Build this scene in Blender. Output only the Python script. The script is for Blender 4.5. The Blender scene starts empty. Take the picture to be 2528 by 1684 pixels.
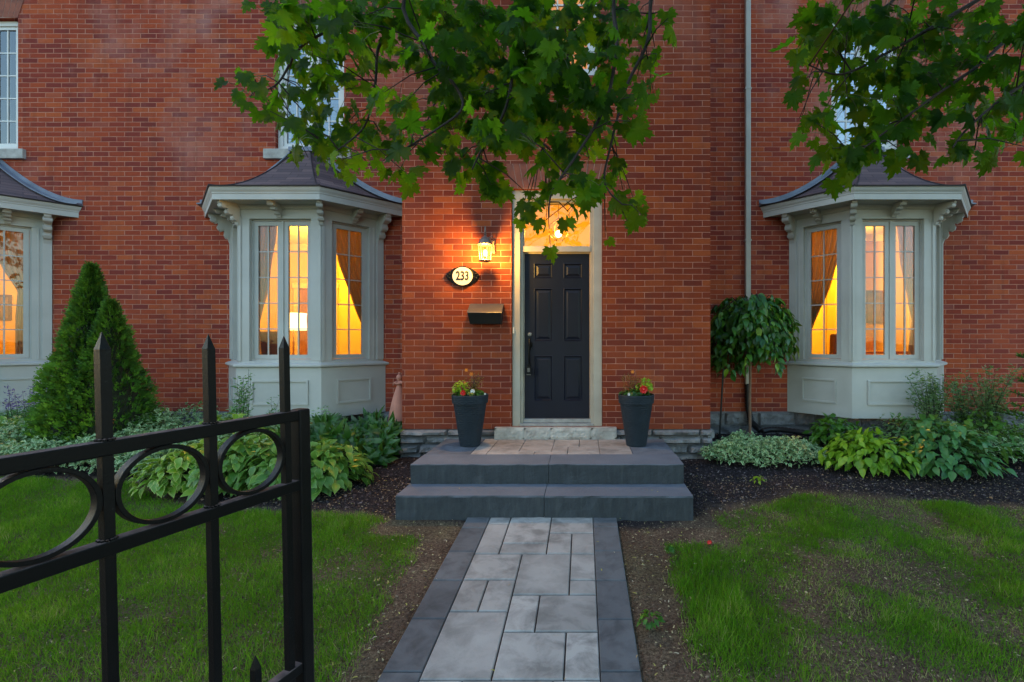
import bpy, bmesh, math, random
import numpy as np
from mathutils import Vector, Matrix, noise
R = math.radians
random.seed(7); rng = np.random.default_rng(11)
S = bpy.context.scene
COL = S.collection

# ---------------------------------------------------------------- camera, sky, sun, exposure
F = 1210.0; PX = 1440.0; PY = 842.0; CZ = 1.55      # focal length and axis in photo pixels, eye height
cd = bpy.data.cameras.new('camera'); cam = bpy.data.objects.new('camera', cd); COL.objects.link(cam)
cd.sensor_width = 36; cd.lens = F / 2528 * 36; cd.shift_x = -(PX - 1264) / 2528
cd.clip_start = 0.05; cd.clip_end = 2000
cam.location = (0, 0, CZ); cam.rotation_euler = (R(90), 0, 0)
S.camera = cam
SUN_EL = 9.0; SUN_AZ = 300.0      # azimuth the light comes from, clockwise from +Y: low, behind the camera to its left
w = bpy.data.worlds.new('World'); S.world = w; w.use_nodes = True
nt = w.node_tree; nt.nodes.clear()
sky = nt.nodes.new('ShaderNodeTexSky'); sky.sky_type = 'NISHITA'; sky.sun_disc = False
sky.sun_elevation = R(SUN_EL); sky.sun_rotation = R(SUN_AZ); sky.air_density = 1.2; sky.dust_density = .7; sky.ozone_density = 2.3
bg = nt.nodes.new('ShaderNodeBackground'); bg.inputs[1].default_value = 0.13
out = nt.nodes.new('ShaderNodeOutputWorld')
nt.links.new(sky.outputs[0], bg.inputs[0]); nt.links.new(bg.outputs[0], out.inputs[0])
sd = bpy.data.lights.new('sun', 'SUN'); sun = bpy.data.objects.new('sun', sd); COL.objects.link(sun)
sd.energy = 0.13; sd.angle = R(40); sd.color = (0.80, 0.90, 1.0)
az = R(SUN_AZ - 70); el = R(45)
sun.rotation_euler = Vector((math.sin(az) * math.cos(el), math.cos(az) * math.cos(el), math.sin(el))).to_track_quat('Z', 'Y').to_euler()
S.view_settings.view_transform = 'Standard'; S.view_settings.look = 'None'; S.view_settings.gamma = 1
S.view_settings.exposure = 2.42
S.render.engine = 'CYCLES'
S.cycles.use_denoising = True
S.cycles.max_bounces = 6; S.cycles.diffuse_bounces = 3; S.cycles.glossy_bounces = 3
S.cycles.transparent_max_bounces = 12; S.cycles.sample_clamp_indirect = 4
S.cycles.caustics_reflective = False; S.cycles.caustics_refractive = False

# ---------------------------------------------------------------- mesh helpers
W = {}                                    # world matrix of every object used as a parent
class MB:
    def __init__(s): s.v = []; s.f = []; s.m = []; s.r = []; s.cur = 0.5; s.mi = 0; s.sm = []; s.smooth = False
    def add(s, vs, fs):
        b = len(s.v); s.v += [tuple(p) for p in vs]; s.r += [s.cur] * len(vs)
        for f in fs: s.f.append([b + i for i in f]); s.m.append(s.mi); s.sm.append(s.smooth)
    def hexa(s, p):
        s.add(p, [(0, 3, 2, 1), (4, 5, 6, 7), (0, 1, 5, 4), (1, 2, 6, 5), (2, 3, 7, 6), (3, 0, 4, 7)])
    def box(s, x0, x1, y0, y1, z0, z1):
        s.hexa([(x0, y0, z0), (x1, y0, z0), (x1, y1, z0), (x0, y1, z0), (x0, y0, z1), (x1, y0, z1), (x1, y1, z1), (x0, y1, z1)])
    def cbox(s, x0, x1, y0, y1, z0, z1, c=.005):      # box with a chamfered top
        lo = [(x0, y0), (x1, y0), (x1, y1), (x0, y1)]; hi = [(x0 + c, y0 + c), (x1 - c, y0 + c), (x1 - c, y1 - c), (x0 + c, y1 - c)]
        v = [(x, y, z0) for x, y in lo] + [(x, y, z1 - c) for x, y in lo] + [(x, y, z1) for x, y in hi]
        fs = [(3, 2, 1, 0), (8, 9, 10, 11)]
        for a in (0, 4):
            for i in range(4): j = (i + 1) % 4; fs.append((a + i, a + j, a + 4 + j, a + 4 + i))
        s.add(v, fs)
    def extr(s, poly, vec):
        n = len(poly); v = [Vector(p) for p in poly]; v += [p + Vector(vec) for p in v]
        fs = [tuple(range(n - 1, -1, -1)), tuple(range(n, 2 * n))] + [(i, (i + 1) % n, n + (i + 1) % n, n + i) for i in range(n)]
        s.add(v, fs)
    def lathe(s, prof, c=(0, 0, 0), seg=24, caps=True):
        v = []; fs = []
        for r, z in prof:
            for k in range(seg): a = 2 * math.pi * k / seg; v.append((c[0] + r * math.cos(a), c[1] + r * math.sin(a), c[2] + z))
        for i in range(len(prof) - 1):
            for k in range(seg): j = (k + 1) % seg; fs.append((i * seg + k, i * seg + j, (i + 1) * seg + j, (i + 1) * seg + k))
        if caps: fs.append(tuple(range(seg - 1, -1, -1))); n = (len(prof) - 1) * seg; fs.append(tuple(range(n, n + seg)))
        s.add(v, fs)
    def tube(s, pts, rad, seg=6):
        pts = [Vector(p) for p in pts]; n = len(pts)
        if not hasattr(rad, '__len__'): rad = [rad] * n
        v = []; fs = []; up = Vector((0.13, 0.21, 0.97))
        for i, p in enumerate(pts):
            t = (pts[min(i + 1, n - 1)] - pts[max(i - 1, 0)]).normalized()
            a = t.cross(up)
            if a.length < 1e-3: a = t.cross(Vector((1, 0, 0)))
            a.normalize(); b = t.cross(a); up = up if abs(t.dot(up)) < .95 else Vector((1, .1, 0)).normalized()
            for k in range(seg): q = 2 * math.pi * k / seg; v.append(p + (a * math.cos(q) + b * math.sin(q)) * rad[i])
        for i in range(n - 1):
            for k in range(seg): j = (k + 1) % seg; fs.append((i * seg + k, i * seg + j, (i + 1) * seg + j, (i + 1) * seg + k))
        fs.append(tuple(range(seg - 1, -1, -1))); fs.append(tuple(range((n - 1) * seg, n * seg)))
        s.add(v, fs)
    def ball(s, c, r, seg=10, sc=(1, 1, 1), jit=0):
        v = []; fs = []; h = seg // 2
        for i in range(1, h):
            for k in range(seg):
                a = math.pi * i / h; b = 2 * math.pi * k / seg; q = r * (1 + random.uniform(-jit, jit))
                v.append((c[0] + sc[0] * q * math.sin(a) * math.cos(b), c[1] + sc[1] * q * math.sin(a) * math.sin(b), c[2] + sc[2] * q * math.cos(a)))
        for i in range(h - 2):
            for k in range(seg): j = (k + 1) % seg; fs.append((i * seg + k, (i + 1) * seg + k, (i + 1) * seg + j, i * seg + j))
        t = len(v); v += [(c[0], c[1], c[2] + r * sc[2]), (c[0], c[1], c[2] - r * sc[2])]
        for k in range(seg): j = (k + 1) % seg; fs += [(t, k, j), (t + 1, (h - 2) * seg + j, (h - 2) * seg + k)]
        s.add(v, fs)
    def build(s, name, mats, parent=None, bevel=0, angle=None, recalc=True, uv=None):
        me = bpy.data.meshes.new(name); me.from_pydata(s.v, [], s.f)
        for q in (mats if isinstance(mats, (list, tuple)) else [mats]): me.materials.append(q)
        me.polygons.foreach_set('material_index', s.m); me.polygons.foreach_set('use_smooth', s.sm)
        at = me.attributes.new('rnd', 'FLOAT', 'POINT'); at.data.foreach_set('value', s.r)
        if recalc:
            b = bmesh.new(); b.from_mesh(me); bmesh.ops.recalc_face_normals(b, faces=b.faces); b.to_mesh(me); b.free()
        if angle: me.set_sharp_from_angle(angle=R(angle))
        o = link(name, me, parent)
        if bevel:
            m = o.modifiers.new('bevel', 'BEVEL'); m.width = bevel; m.segments = 2; m.limit_method = 'ANGLE'; m.angle_limit = R(35)
        return o
def link(name, me, parent=None):
    o = bpy.data.objects.new(name, me); COL.objects.link(o)
    if parent is not None:
        o.parent = parent; o.matrix_parent_inverse = W.get(parent.name, Matrix()).inverted()
    return o
def tag(o, label=None, cat=None, group=None, kind=None):
    if label: o['label'] = label
    if cat: o['category'] = cat
    if group: o['group'] = group
    if kind: o['kind'] = kind
    return o
def thing(name, label, cat, loc, group=None):
    o = bpy.data.objects.new(name, None); COL.objects.link(o); o.location = loc; o.empty_display_size = .1
    W[o.name] = Matrix.Translation(loc); return tag(o, label, cat, group)
def scatter(name, tv, tf, pos, rot, rnd, mats, parent=None, tattr=None, smooth=False, matidx=None):
    """one mesh of many copies of a small template. pos (N,3), rot (N,3,3) scaled axes in columns."""
    tv = np.asarray(tv, float); N = len(pos); n = len(tv)
    V = np.einsum('nij,kj->nki', rot, tv) + pos[:, None, :]
    flat = np.concatenate([np.asarray(f) for f in tf]); lens = np.array([len(f) for f in tf])
    L = (flat[None, :] + (np.arange(N) * n)[:, None]).ravel()
    starts = np.concatenate([[0], np.cumsum(np.tile(lens, N))[:-1]])
    me = bpy.data.meshes.new(name); me.vertices.add(N * n); me.vertices.foreach_set('co', V.ravel())
    me.loops.add(len(L)); me.loops.foreach_set('vertex_index', L.astype(np.int32))
    me.polygons.add(N * len(tf)); me.polygons.foreach_set('loop_start', starts.astype(np.int32))
    if matidx is not None: me.polygons.foreach_set('material_index', np.repeat(matidx, len(tf)).astype(np.int32))
    if smooth: me.polygons.foreach_set('use_smooth', np.ones(N * len(tf), bool))
    me.update(calc_edges=True)
    at = me.attributes.new('rnd', 'FLOAT', 'POINT'); at.data.foreach_set('value', np.repeat(rnd, n).astype(np.float32))
    if tattr is not None:
        at = me.attributes.new('rim', 'FLOAT', 'POINT'); at.data.foreach_set('value', np.tile(np.asarray(tattr), N).astype(np.float32))
    for q in (mats if isinstance(mats, (list, tuple)) else [mats]): me.materials.append(q)
    return link(name, me, parent)
def nrm(a): return a / np.maximum(np.linalg.norm(a, axis=-1, keepdims=True), 1e-9)
def frames(tip, nor, size, wid=None):
    """columns: side, tip direction, normal, scaled"""
    tip = nrm(tip); side = nrm(np.cross(tip, nor)); n2 = np.cross(side, tip)
    size = np.asarray(size)[:, None]; wid = size if wid is None else np.asarray(wid)[:, None]
    return np.stack([side * wid, tip * size, n2 * size], axis=2)

# ---------------------------------------------------------------- material helpers
def mat(name):
    m = bpy.data.materials.new(name); m.use_nodes = True; t = m.node_tree; t.nodes.clear(); return m, t
def N(t, typ, **kw):
    n = t.nodes.new('ShaderNode' + typ)
    for k, v in kw.items():
        if k.startswith('i_'): n.inputs[k[2:].replace('_', ' ')].default_value = v
        elif k.startswith('n_'): n.inputs[int(k[2:])].default_value = v
        else: setattr(n, k, v)
    return n
def Lk(t, a, b): t.links.new(a, b)
def ramp(t, fac, stops, interp='LINEAR'):
    r = N(t, 'ValToRGB'); e = r.color_ramp.elements; r.color_ramp.interpolation = interp
    e[0].position, e[1].position = stops[0][0], stops[-1][0]
    for p, c in stops[1:-1]: e.new(p)
    for x, (p, c) in zip(sorted(e, key=lambda q: q.position), stops): x.color = (*c, 1)
    Lk(t, fac, r.inputs[0]); return r.outputs[0]
def mixc(t, fac, a, b, mode='MIX'):
    m = N(t, 'Mix', data_type='RGBA', blend_type=mode)
    for s, v in ((0, fac), (6, a), (7, b)):
        if hasattr(v, 'is_output'): Lk(t, v, m.inputs[s])
        else: m.inputs[s].default_value = v if s == 0 else (*v, 1)
    return m.outputs[2]
def noi(t, vec, scale, detail=4, rough=.55, dist=0):
    n = N(t, 'TexNoise', i_Scale=scale, i_Detail=detail, i_Roughness=rough, i_Distortion=dist)
    if vec is not None: Lk(t, vec, n.inputs['Vector'])
    return n.outputs[0]
def wpos(t): return N(t, 'NewGeometry').outputs['Position']
def mapv(t, vec, scale=(1, 1, 1), rot=(0, 0, 0), loc=(0, 0, 0)):
    m = N(t, 'Mapping'); m.inputs['Scale'].default_value = scale; m.inputs['Rotation'].default_value = rot; m.inputs['Location'].default_value = loc
    Lk(t, vec, m.inputs[0]); return m.outputs[0]
def mth(t, op, a, b=0, c=0):
    m = N(t, 'Math', operation=op)
    for i, v in enumerate((a, b, c)):
        if hasattr(v, 'is_output'): Lk(t, v, m.inputs[i])
        else: m.inputs[i].default_value = v
    return m.outputs[0]
def finish(t, col, rough=.6, bump=None, bs=.3, bd=.01, metal=0, spec=.5, coat=0):
    p = N(t, 'BsdfPrincipled', i_Metallic=metal); p.inputs['Specular IOR Level'].default_value = spec; p.inputs['Coat Weight'].default_value = coat
    if hasattr(col, 'is_output'): Lk(t, col, p.inputs['Base Color'])
    else: p.inputs['Base Color'].default_value = (*col, 1)
    if hasattr(rough, 'is_output'): Lk(t, rough, p.inputs['Roughness'])
    else: p.inputs['Roughness'].default_value = rough
    if bump is not None:
        b = N(t, 'Bump', i_Strength=bs, i_Distance=bd); Lk(t, bump, b.inputs['Height']); Lk(t, b.outputs[0], p.inputs['Normal'])
    o = N(t, 'OutputMaterial'); Lk(t, p.outputs[0], o.inputs[0]); return p
def simple(name, c1, c2=None, rough=.6, scale=8, bs=.15, bd=.005, metal=0, spec=.5, bscale=None, coat=0, vs=(1, 1, 1)):
    m, t = mat(name); v = mapv(t, wpos(t), vs); c2 = c2 or tuple(x * .8 for x in c1)
    n = noi(t, v, scale, 5); col = ramp(t, n, [(.3, c2), (.7, c1)])
    finish(t, col, rough, noi(t, v, bscale or scale * 6, 4), bs, bd, metal, spec, coat); return m
def leafmat(name, stops, rim=None, rimpos=.75, trans=.45, rough=.45, spec=.4, tint=(.55, .8, .05)):
    m, t = mat(name); a = N(t, 'Attribute', attribute_name='rnd').outputs['Fac']
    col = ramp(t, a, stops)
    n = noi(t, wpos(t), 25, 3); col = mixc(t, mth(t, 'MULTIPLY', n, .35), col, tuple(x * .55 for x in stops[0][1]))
    if rim:
        b = N(t, 'Attribute', attribute_name='rim').outputs['Fac']
        n2 = noi(t, wpos(t), 60, 2); f = mth(t, 'ADD', b, mth(t, 'MULTIPLY', mth(t, 'SUBTRACT', n2, .5), .5))
        f = ramp(t, f, [(rimpos - .08, (0, 0, 0)), (rimpos + .08, (1, 1, 1))]); col = mixc(t, f, col, rim)
    p = N(t, 'BsdfPrincipled', i_Roughness=rough); p.inputs['Specular IOR Level'].default_value = spec; Lk(t, col, p.inputs['Base Color'])
    tr = N(t, 'BsdfTranslucent'); Lk(t, mixc(t, .35, col, tint), tr.inputs[0])
    mx = N(t, 'MixShader', n_0=trans); Lk(t, p.outputs[0], mx.inputs[1]); Lk(t, tr.outputs[0], mx.inputs[2])
    o = N(t, 'OutputMaterial'); Lk(t, mx.outputs[0], o.inputs[0]); return m
def emis(name, col, strength, transp=0):
    m, t = mat(name); e = N(t, 'Emission', i_Strength=strength); e.inputs[0].default_value = (*col, 1)
    o = N(t, 'OutputMaterial')
    if transp:
        tr = N(t, 'BsdfTransparent'); mx = N(t, 'MixShader', n_0=transp); Lk(t, e.outputs[0], mx.inputs[1]); Lk(t, tr.outputs[0], mx.inputs[2]); Lk(t, mx.outputs[0], o.inputs[0])
    else: Lk(t, e.outputs[0], o.inputs[0])
    return m

# ---------------------------------------------------------------- materials
def brick_mat(name, bw=.231, rh=.072, off=(0, 0), ms=.0062, age=1.0, bricks=None):
    m, t = mat(name); p = wpos(t); sx = N(t, 'SeparateXYZ'); Lk(t, p, sx.inputs[0])
    cb = N(t, 'CombineXYZ'); wob = mth(t, 'MULTIPLY', mth(t, 'SUBTRACT', noi(t, p, 1.3, 3), .5), .016)
    Lk(t, mth(t, 'ADD', mth(t, 'ADD', mth(t, 'ADD', sx.outputs[0], sx.outputs[1]), off[0]), mth(t, 'MULTIPLY', mth(t, 'SUBTRACT', noi(t, p, 9, 2), .5), .012)), cb.inputs[0])
    Lk(t, mth(t, 'ADD', mth(t, 'ADD', sx.outputs[2], off[1]), wob), cb.inputs[1])
    b = N(t, 'TexBrick', offset=.5, i_Scale=1.0, i_Mortar_Size=ms, i_Mortar_Smooth=.55, i_Bias=0, i_Brick_Width=bw, i_Row_Height=rh)
    Lk(t, cb.outputs[0], b.inputs['Vector']); b.inputs['Color1'].default_value = (0, 0, 0, 1); b.inputs['Color2'].default_value = (1, 1, 1, 1); b.inputs['Mortar'].default_value = (.5, .5, .5, 1)
    st = bricks or [(0, (.20, .042, .036)), (.14, (.26, .050, .036)), (.35, (.33, .062, .033)), (.6, (.38, .072, .034)), (.82, (.43, .086, .036)), (.95, (.50, .115, .042)), (1, (.29, .085, .070))]
    col = ramp(t, b.outputs['Color'], st)
    fine = noi(t, p, 45, 5, .6); col = mixc(t, mth(t, 'MULTIPLY', fine, .5), col, (.18, .035, .024))
    # bloom of salts and weathering in big soft patches
    big = noi(t, mapv(t, p, (.8, .8, .55)), 1.1, 5, .6); bl = ramp(t, big, [(.50, (0, 0, 0)), (.72, (1, 1, 1))])
    hi = N(t, 'MapRange', n_1=2.4, n_2=6.5, n_3=.05, n_4=.55 * age); Lk(t, sx.outputs[2], hi.inputs[0])
    col = mixc(t, mth(t, 'MULTIPLY', bl, hi.outputs[0]), col, (.46, .29, .27))
    spot = ramp(t, noi(t, p, 11, 6, .7), [(.64, (0, 0, 0)), (.74, (1, 1, 1))]); col = mixc(t, mth(t, 'MULTIPLY', spot, .3 * age), col, (.45, .30, .26))
    stk = ramp(t, noi(t, mapv(t, p, (5, 5, .45)), 1.6, 5, .6), [(.52, (0, 0, 0)), (.75, (.45, .45, .45))]); col = mixc(t, stk, col, (.12, .045, .035))
    mor = ramp(t, noi(t, p, 7, 4), [(.3, (.38, .155, .11)), (.7, (.56, .28, .205))])
    low = N(t, 'MapRange', n_1=.35, n_2=.75, n_3=.5, n_4=0); Lk(t, sx.outputs[2], low.inputs[0])
    mf = mth(t, 'MULTIPLY', b.outputs['Fac'], mth(t, 'ADD', .6, mth(t, 'MULTIPLY', noi(t, p, 2.2, 3), .6)))
    mf.node.use_clamp = True
    col = mixc(t, mf, col, mor)
    col = mixc(t, mth(t, 'MULTIPLY', low.outputs[0], noi(t, p, 14, 4)), col, (.11, .07, .06))
    h = mth(t, 'ADD', mth(t, 'MULTIPLY', mth(t, 'SUBTRACT', 1, b.outputs['Fac']), 1.0), mth(t, 'MULTIPLY', fine, .45))
    finish(t, col, .95, h, .7, .007, spec=.05); return m
BRICK = brick_mat('red brick'); BRICK_E = brick_mat('red brick of the entry', off=(.06, .021), age=.45, ms=.0042, bricks=[(0, (.15, .031, .020)), (.3, (.205, .041, .019)), (.6, (.245, .049, .018)), (.9, (.30, .064, .021)), (1, (.37, .088, .028))])  # entry brick darker than the main wall's, weaker light worked into its colour
ARCH = simple('arch brick', (.30, .085, .045), (.16, .05, .035), .85, 9, .4, .004)
MORTAR = simple('mortar', (.42, .30, .25), (.30, .19, .15), .9, 12)
def stonemat():
    m, t = mat('grey limestone'); p = wpos(t); r = N(t, 'Attribute', attribute_name='rnd').outputs['Fac']; n = noi(t, p, 9, 7, .65)
    col = mixc(t, .5, ramp(t, r, [(0, (.10, .10, .11)), (1, (.25, .245, .25))]), ramp(t, n, [(.3, (.07, .07, .075)), (.7, (.30, .295, .30))])); finish(t, col, .9, mth(t, 'ADD', n, mth(t, 'MULTIPLY', noi(t, p, 40, 5), .5)), .9, .02, spec=.2); return m
STONE = stonemat()
SILLST = simple('pale sill stone', (.50, .49, .46), (.26, .24, .22), .8, 9, .5, .008, bscale=30)
TRIM = simple('cream grey paint', (.49, .49, .465), (.42, .415, .39), .5, 2.5, .08, .003, bscale=60)
TRIM_W = simple('white frame paint', (.72, .72, .70), (.62, .62, .60), .45, 3, .06, .003, bscale=60)
FRAME = simple('greige door frame paint', (.44, .40, .33), (.36, .325, .265), .5, 5, .08, .003, bscale=60)
NAVY = simple('navy door paint', (.0055, .0075, .019), (.004, .0055, .014), .45, 4, .1, .002, bscale=90, spec=.28)
METAL = simple('aluminium threshold', (.45, .45, .46), (.3, .3, .31), .4, 14, .1, .002, metal=.7)
FLASH = simple('grey blue flashing', (.20, .23, .30), (.12, .135, .18), .5, 5, .2, .004, metal=.2)
def ironmat():
    m, t = mat('black painted iron'); p = wpos(t); sp = ramp(t, noi(t, p, 75, 3, .7), [(.70, (0, 0, 0)), (.735, (.8, .8, .8))])
    col = mixc(t, ramp(t, noi(t, p, 14, 4), [(.4, (0, 0, 0)), (.8, (1, 1, 1))]), (.0025, .0028, .0036), (.005, .005, .006)); col = mixc(t, sp, col, (.045, .043, .042))
    finish(t, col, .42, noi(t, p, 120, 5, .7), .5, .002, spec=.2); return m
IRON = ironmat()
RUST = None
def rustmat():
    m, t = mat('black iron with rust on top'); p = wpos(t); g = N(t, 'NewGeometry'); sx = N(t, 'SeparateXYZ'); Lk(t, g.outputs['Normal'], sx.inputs[0])
    up = ramp(t, sx.outputs[2], [(.4, (0, 0, 0)), (.9, (1, 1, 1))]); n = ramp(t, noi(t, p, 22, 5, .65), [(.38, (0, 0, 0)), (.62, (1, 1, 1))])
    f = mth(t, 'MULTIPLY', up, mth(t, 'ADD', .4, mth(t, 'MULTIPLY', n, .6)))
    col = mixc(t, f, (.004, .0042, .005), (.15, .105, .10)); finish(t, col, mth(t, 'ADD', .42, mth(t, 'MULTIPLY', f, .35)), noi(t, p, 140, 4), .3, .0015, spec=.16); return m
RUST = rustmat()
def glassmat(name, extra=0.0, ior=1.5):
    m, t = mat(name); f = N(t, 'Fresnel', i_IOR=ior); b = N(t, 'Bump', i_Strength=.12, i_Distance=.01)
    Lk(t, noi(t, mapv(t, wpos(t), (1.5, 1.5, 1.5)), 2.2, 2), b.inputs['Height']); gl = N(t, 'BsdfGlossy', i_Roughness=.0); Lk(t, b.outputs[0], gl.inputs['Normal'])
    tr = N(t, 'BsdfTransparent'); mx = N(t, 'MixShader'); fac = mth(t, 'ADD', mth(t, 'MULTIPLY', f.outputs[0], .95), extra); fac.node.use_clamp = True
    Lk(t, fac, mx.inputs[0]); Lk(t, tr.outputs[0], mx.inputs[1]); Lk(t, gl.outputs[0], mx.inputs[2]); o = N(t, 'OutputMaterial'); Lk(t, mx.outputs[0], o.inputs[0]); return m
GLASS = glassmat('window glass'); GLASS_UP = glassmat('upper window glass', .18)
def roofmat():
    m, t = mat('brown purple shingles'); u = N(t, 'UVMap').outputs[0]; p = wpos(t)
    b = N(t, 'TexBrick', offset=.37, offset_frequency=2, i_Scale=1.0, i_Mortar_Size=.004, i_Mortar_Smooth=.3, i_Brick_Width=.34, i_Row_Height=.075)
    Lk(t, u, b.inputs['Vector']); b.inputs['Color1'].default_value = (0, 0, 0, 1); b.inputs['Color2'].default_value = (1, 1, 1, 1)
    col = ramp(t, b.outputs['Color'], [(0, (.085, .060, .068)), (.5, (.13, .088, .094)), (1, (.19, .125, .125))])
    col = mixc(t, mth(t, 'MULTIPLY', noi(t, p, 90, 3), .45), col, (.05, .035, .045)); col = mixc(t, mth(t, 'MULTIPLY', b.outputs['Fac'], .8), col, (.03, .022, .028))
    sv = N(t, 'SeparateXYZ'); Lk(t, u, sv.inputs[0]); saw = mth(t, 'FRACT', mth(t, 'DIVIDE', sv.outputs[1], .075))
    finish(t, col, .8, mth(t, 'ADD', saw, mth(t, 'MULTIPLY', noi(t, p, 150, 3), .3)), .5, .008, spec=.3); return m
ROOF = roofmat()
DRIP = simple('dark drip edge', (.03, .024, .026), (.018, .014, .016), .6, 6)
def pavermat(name, a, b, c, speck=.3):
    m, t = mat(name); p = wpos(t); r = N(t, 'Attribute', attribute_name='rnd').outputs['Fac']
    col = ramp(t, r, [(0, a), (.5, b), (1, c)]); n = noi(t, p, 7, 6, .62, .4); col = mixc(t, ramp(t, n, [(.36, (.75, .75, .75)), (.58, (0, 0, 0))]), col, tuple(x * .42 for x in b))
    n2 = noi(t, p, 2.0, 4); col = mixc(t, ramp(t, n2, [(.4, (0, 0, 0)), (.75, (.5, .5, .5))]), col, tuple(min(1, x * 1.25) for x in c))
    sp = ramp(t, noi(t, p, 210, 2), [(.64, (0, 0, 0)), (.74, (1, 1, 1))]); col = mixc(t, mth(t, 'MULTIPLY', sp, speck), col, tuple(x * .4 for x in a))
    finish(t, col, .78, mth(t, 'ADD', mth(t, 'MULTIPLY', n, 1.2), mth(t, 'MULTIPLY', noi(t, p, 160, 3), .35)), .45, .006, spec=.3); return m
PAVER = pavermat('light grey concrete paver', (.25, .235, .225), (.33, .31, .295), (.41, .385, .365))
PAVER_B = pavermat('beige landing paver', (.29, .25, .23), (.34, .295, .27), (.38, .33, .30))
SLATE = pavermat('dark slate paver', (.080, .084, .094), (.098, .103, .114), (.122, .126, .136), .15)
def stepmat():
    m, t = mat('dark slate step'); p = wpos(t); g = N(t, 'NewGeometry'); sx = N(t, 'SeparateXYZ'); Lk(t, g.outputs['Normal'], sx.inputs[0])
    st = noi(t, mapv(t, p, (9, 9, 1.6)), 2.2, 6, .65); fine = noi(t, p, 60, 4)
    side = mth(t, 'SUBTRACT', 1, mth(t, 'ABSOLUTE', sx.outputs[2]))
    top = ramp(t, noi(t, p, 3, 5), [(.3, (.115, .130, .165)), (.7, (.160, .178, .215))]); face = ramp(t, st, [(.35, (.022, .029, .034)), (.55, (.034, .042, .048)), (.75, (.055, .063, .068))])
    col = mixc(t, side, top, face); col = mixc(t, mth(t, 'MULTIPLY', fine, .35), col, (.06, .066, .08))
    finish(t, col, .75, mth(t, 'ADD', mth(t, 'MULTIPLY', mth(t, 'MULTIPLY', st, side), 3), fine), .6, .008, spec=.3); return m
STEP = stepmat()
SLATE_B = pavermat('blue slate landing paver', (.095, .105, .13), (.11, .12, .145), (.125, .135, .16), .1)
JOINT = simple('paver joint sand', (.045, .038, .035), (.02, .018, .018), .95, 40)
def groundmat():
    m, t = mat('soil and mulch'); p = wpos(t); z = N(t, 'Attribute', attribute_name='rnd').outputs['Fac']
    n = noi(t, p, 3.2, 6, .62); f = noi(t, p, 55, 5, .7)
    soil = ramp(t, n, [(.25, (.085, .055, .040)), (.5, (.16, .105, .074)), (.75, (.26, .19, .125))])
    soil = mixc(t, ramp(t, noi(t, p, 1.6, 4), [(.45, (0, 0, 0)), (.65, (.35, .35, .35))]), soil, (.055, .075, .02))
    soil = mixc(t, ramp(t, f, [(.42, (.75, .75, .75)), (.58, (0, 0, 0))]), soil, (.040, .027, .018)); soil = mixc(t, ramp(t, noi(t, p, 130, 3, .7), [(.60, (0, 0, 0)), (.72, (.7, .7, .7))]), soil, (.32, .23, .14))
    mul = ramp(t, f, [(.3, (.012, .010, .012)), (.55, (.034, .028, .030)), (.8, (.075, .058, .052))])
    finish(t, mixc(t, z, soil, mul), .95, mth(t, 'ADD', n, f), .8, .02, spec=.05); return m
GROUND = groundmat()
def rndmat(name, stops, rough=.8, bs=.2):
    m, t = mat(name); a = N(t, 'Attribute', attribute_name='rnd').outputs['Fac']; finish(t, ramp(t, a, stops), rough, noi(t, wpos(t), 80, 3), bs, .003, spec=.2); return m
CHIP = rndmat('mulch chip', [(0, (.012, .010, .012)), (.5, (.040, .032, .037)), (.8, (.080, .060, .062)), (.93, (.19, .16, .16)), (1, (.26, .15, .07))])
GRASS = leafmat('grass blade', [(0, (.030, .125, .008)), (.42, (.072, .235, .012)), (.70, (.155, .36, .024)), (.86, (.24, .32, .06)), (1, (.46, .38, .20))], trans=.35, rough=.85, spec=.05)
LITTER = rndmat('fallen bits', [(0, (.30, .28, .06)), (.5, (.40, .36, .12)), (.8, (.45, .40, .30)), (1, (.30, .17, .06))])
MAPLE = leafmat('maple leaf', [(0, (.006, .030, .003)), (.38, (.018, .072, .003)), (.68, (.048, .145, .004)), (1, (.15, .31, .008))], trans=.58, rough=.5, spec=.14, tint=(.30, .75, .015))
BARK = simple('bark', (.07, .05, .04), (.02, .015, .013), .9, 12, .8, .02, vs=(1, 1, .3))
TWIG = simple('twig', (.030, .018, .014), (.014, .010, .009), .8, 20)
HOSTA = leafmat('hosta leaf', [(0, (.050, .155, .022)), (.5, (.090, .225, .032)), (1, (.17, .33, .05))], rim=(.26, .40, .11), rimpos=.92, trans=.25, rough=.42)
HOSTA_Y = leafmat('yellow edged hosta leaf', [(0, (.07, .20, .02)), (.5, (.14, .30, .025)), (1, (.25, .42, .03))], rim=(.46, .54, .14), rimpos=.84, trans=.25, rough=.42)
HOSTA_YY = leafmat('yellow green hosta leaf', [(0, (.08, .22, .012)), (.5, (.17, .34, .018)), (1, (.30, .50, .03))], trans=.25, rough=.42)
HOSTA_B = leafmat('blue green leaf', [(0, (.030, .13, .035)), (.5, (.065, .21, .060)), (1, (.12, .30, .075))], trans=.25, rough=.42)
DARKLEAF = leafmat('dark upright leaf', [(0, (.008, .050, .008)), (.5, (.020, .095, .012)), (1, (.048, .16, .020))], trans=.25, rough=.38)
GOUT = leafmat('cream edged small leaf', [(0, (.050, .15, .045)), (.5, (.10, .24, .085)), (1, (.17, .33, .13))], rim=(.42, .56, .30), rimpos=.64, trans=.2, rough=.55)
BUSH = leafmat('bush leaf', [(0, (.018, .085, .010)), (.5, (.050, .165, .016)), (1, (.11, .27, .025))], trans=.3)
WEEP = leafmat('weeping leaf', [(0, (.010, .065, .012)), (.5, (.032, .14, .020)), (.85, (.08, .24, .025)), (1, (.24, .42, .02))], trans=.3, rough=.35, spec=.5)
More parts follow.
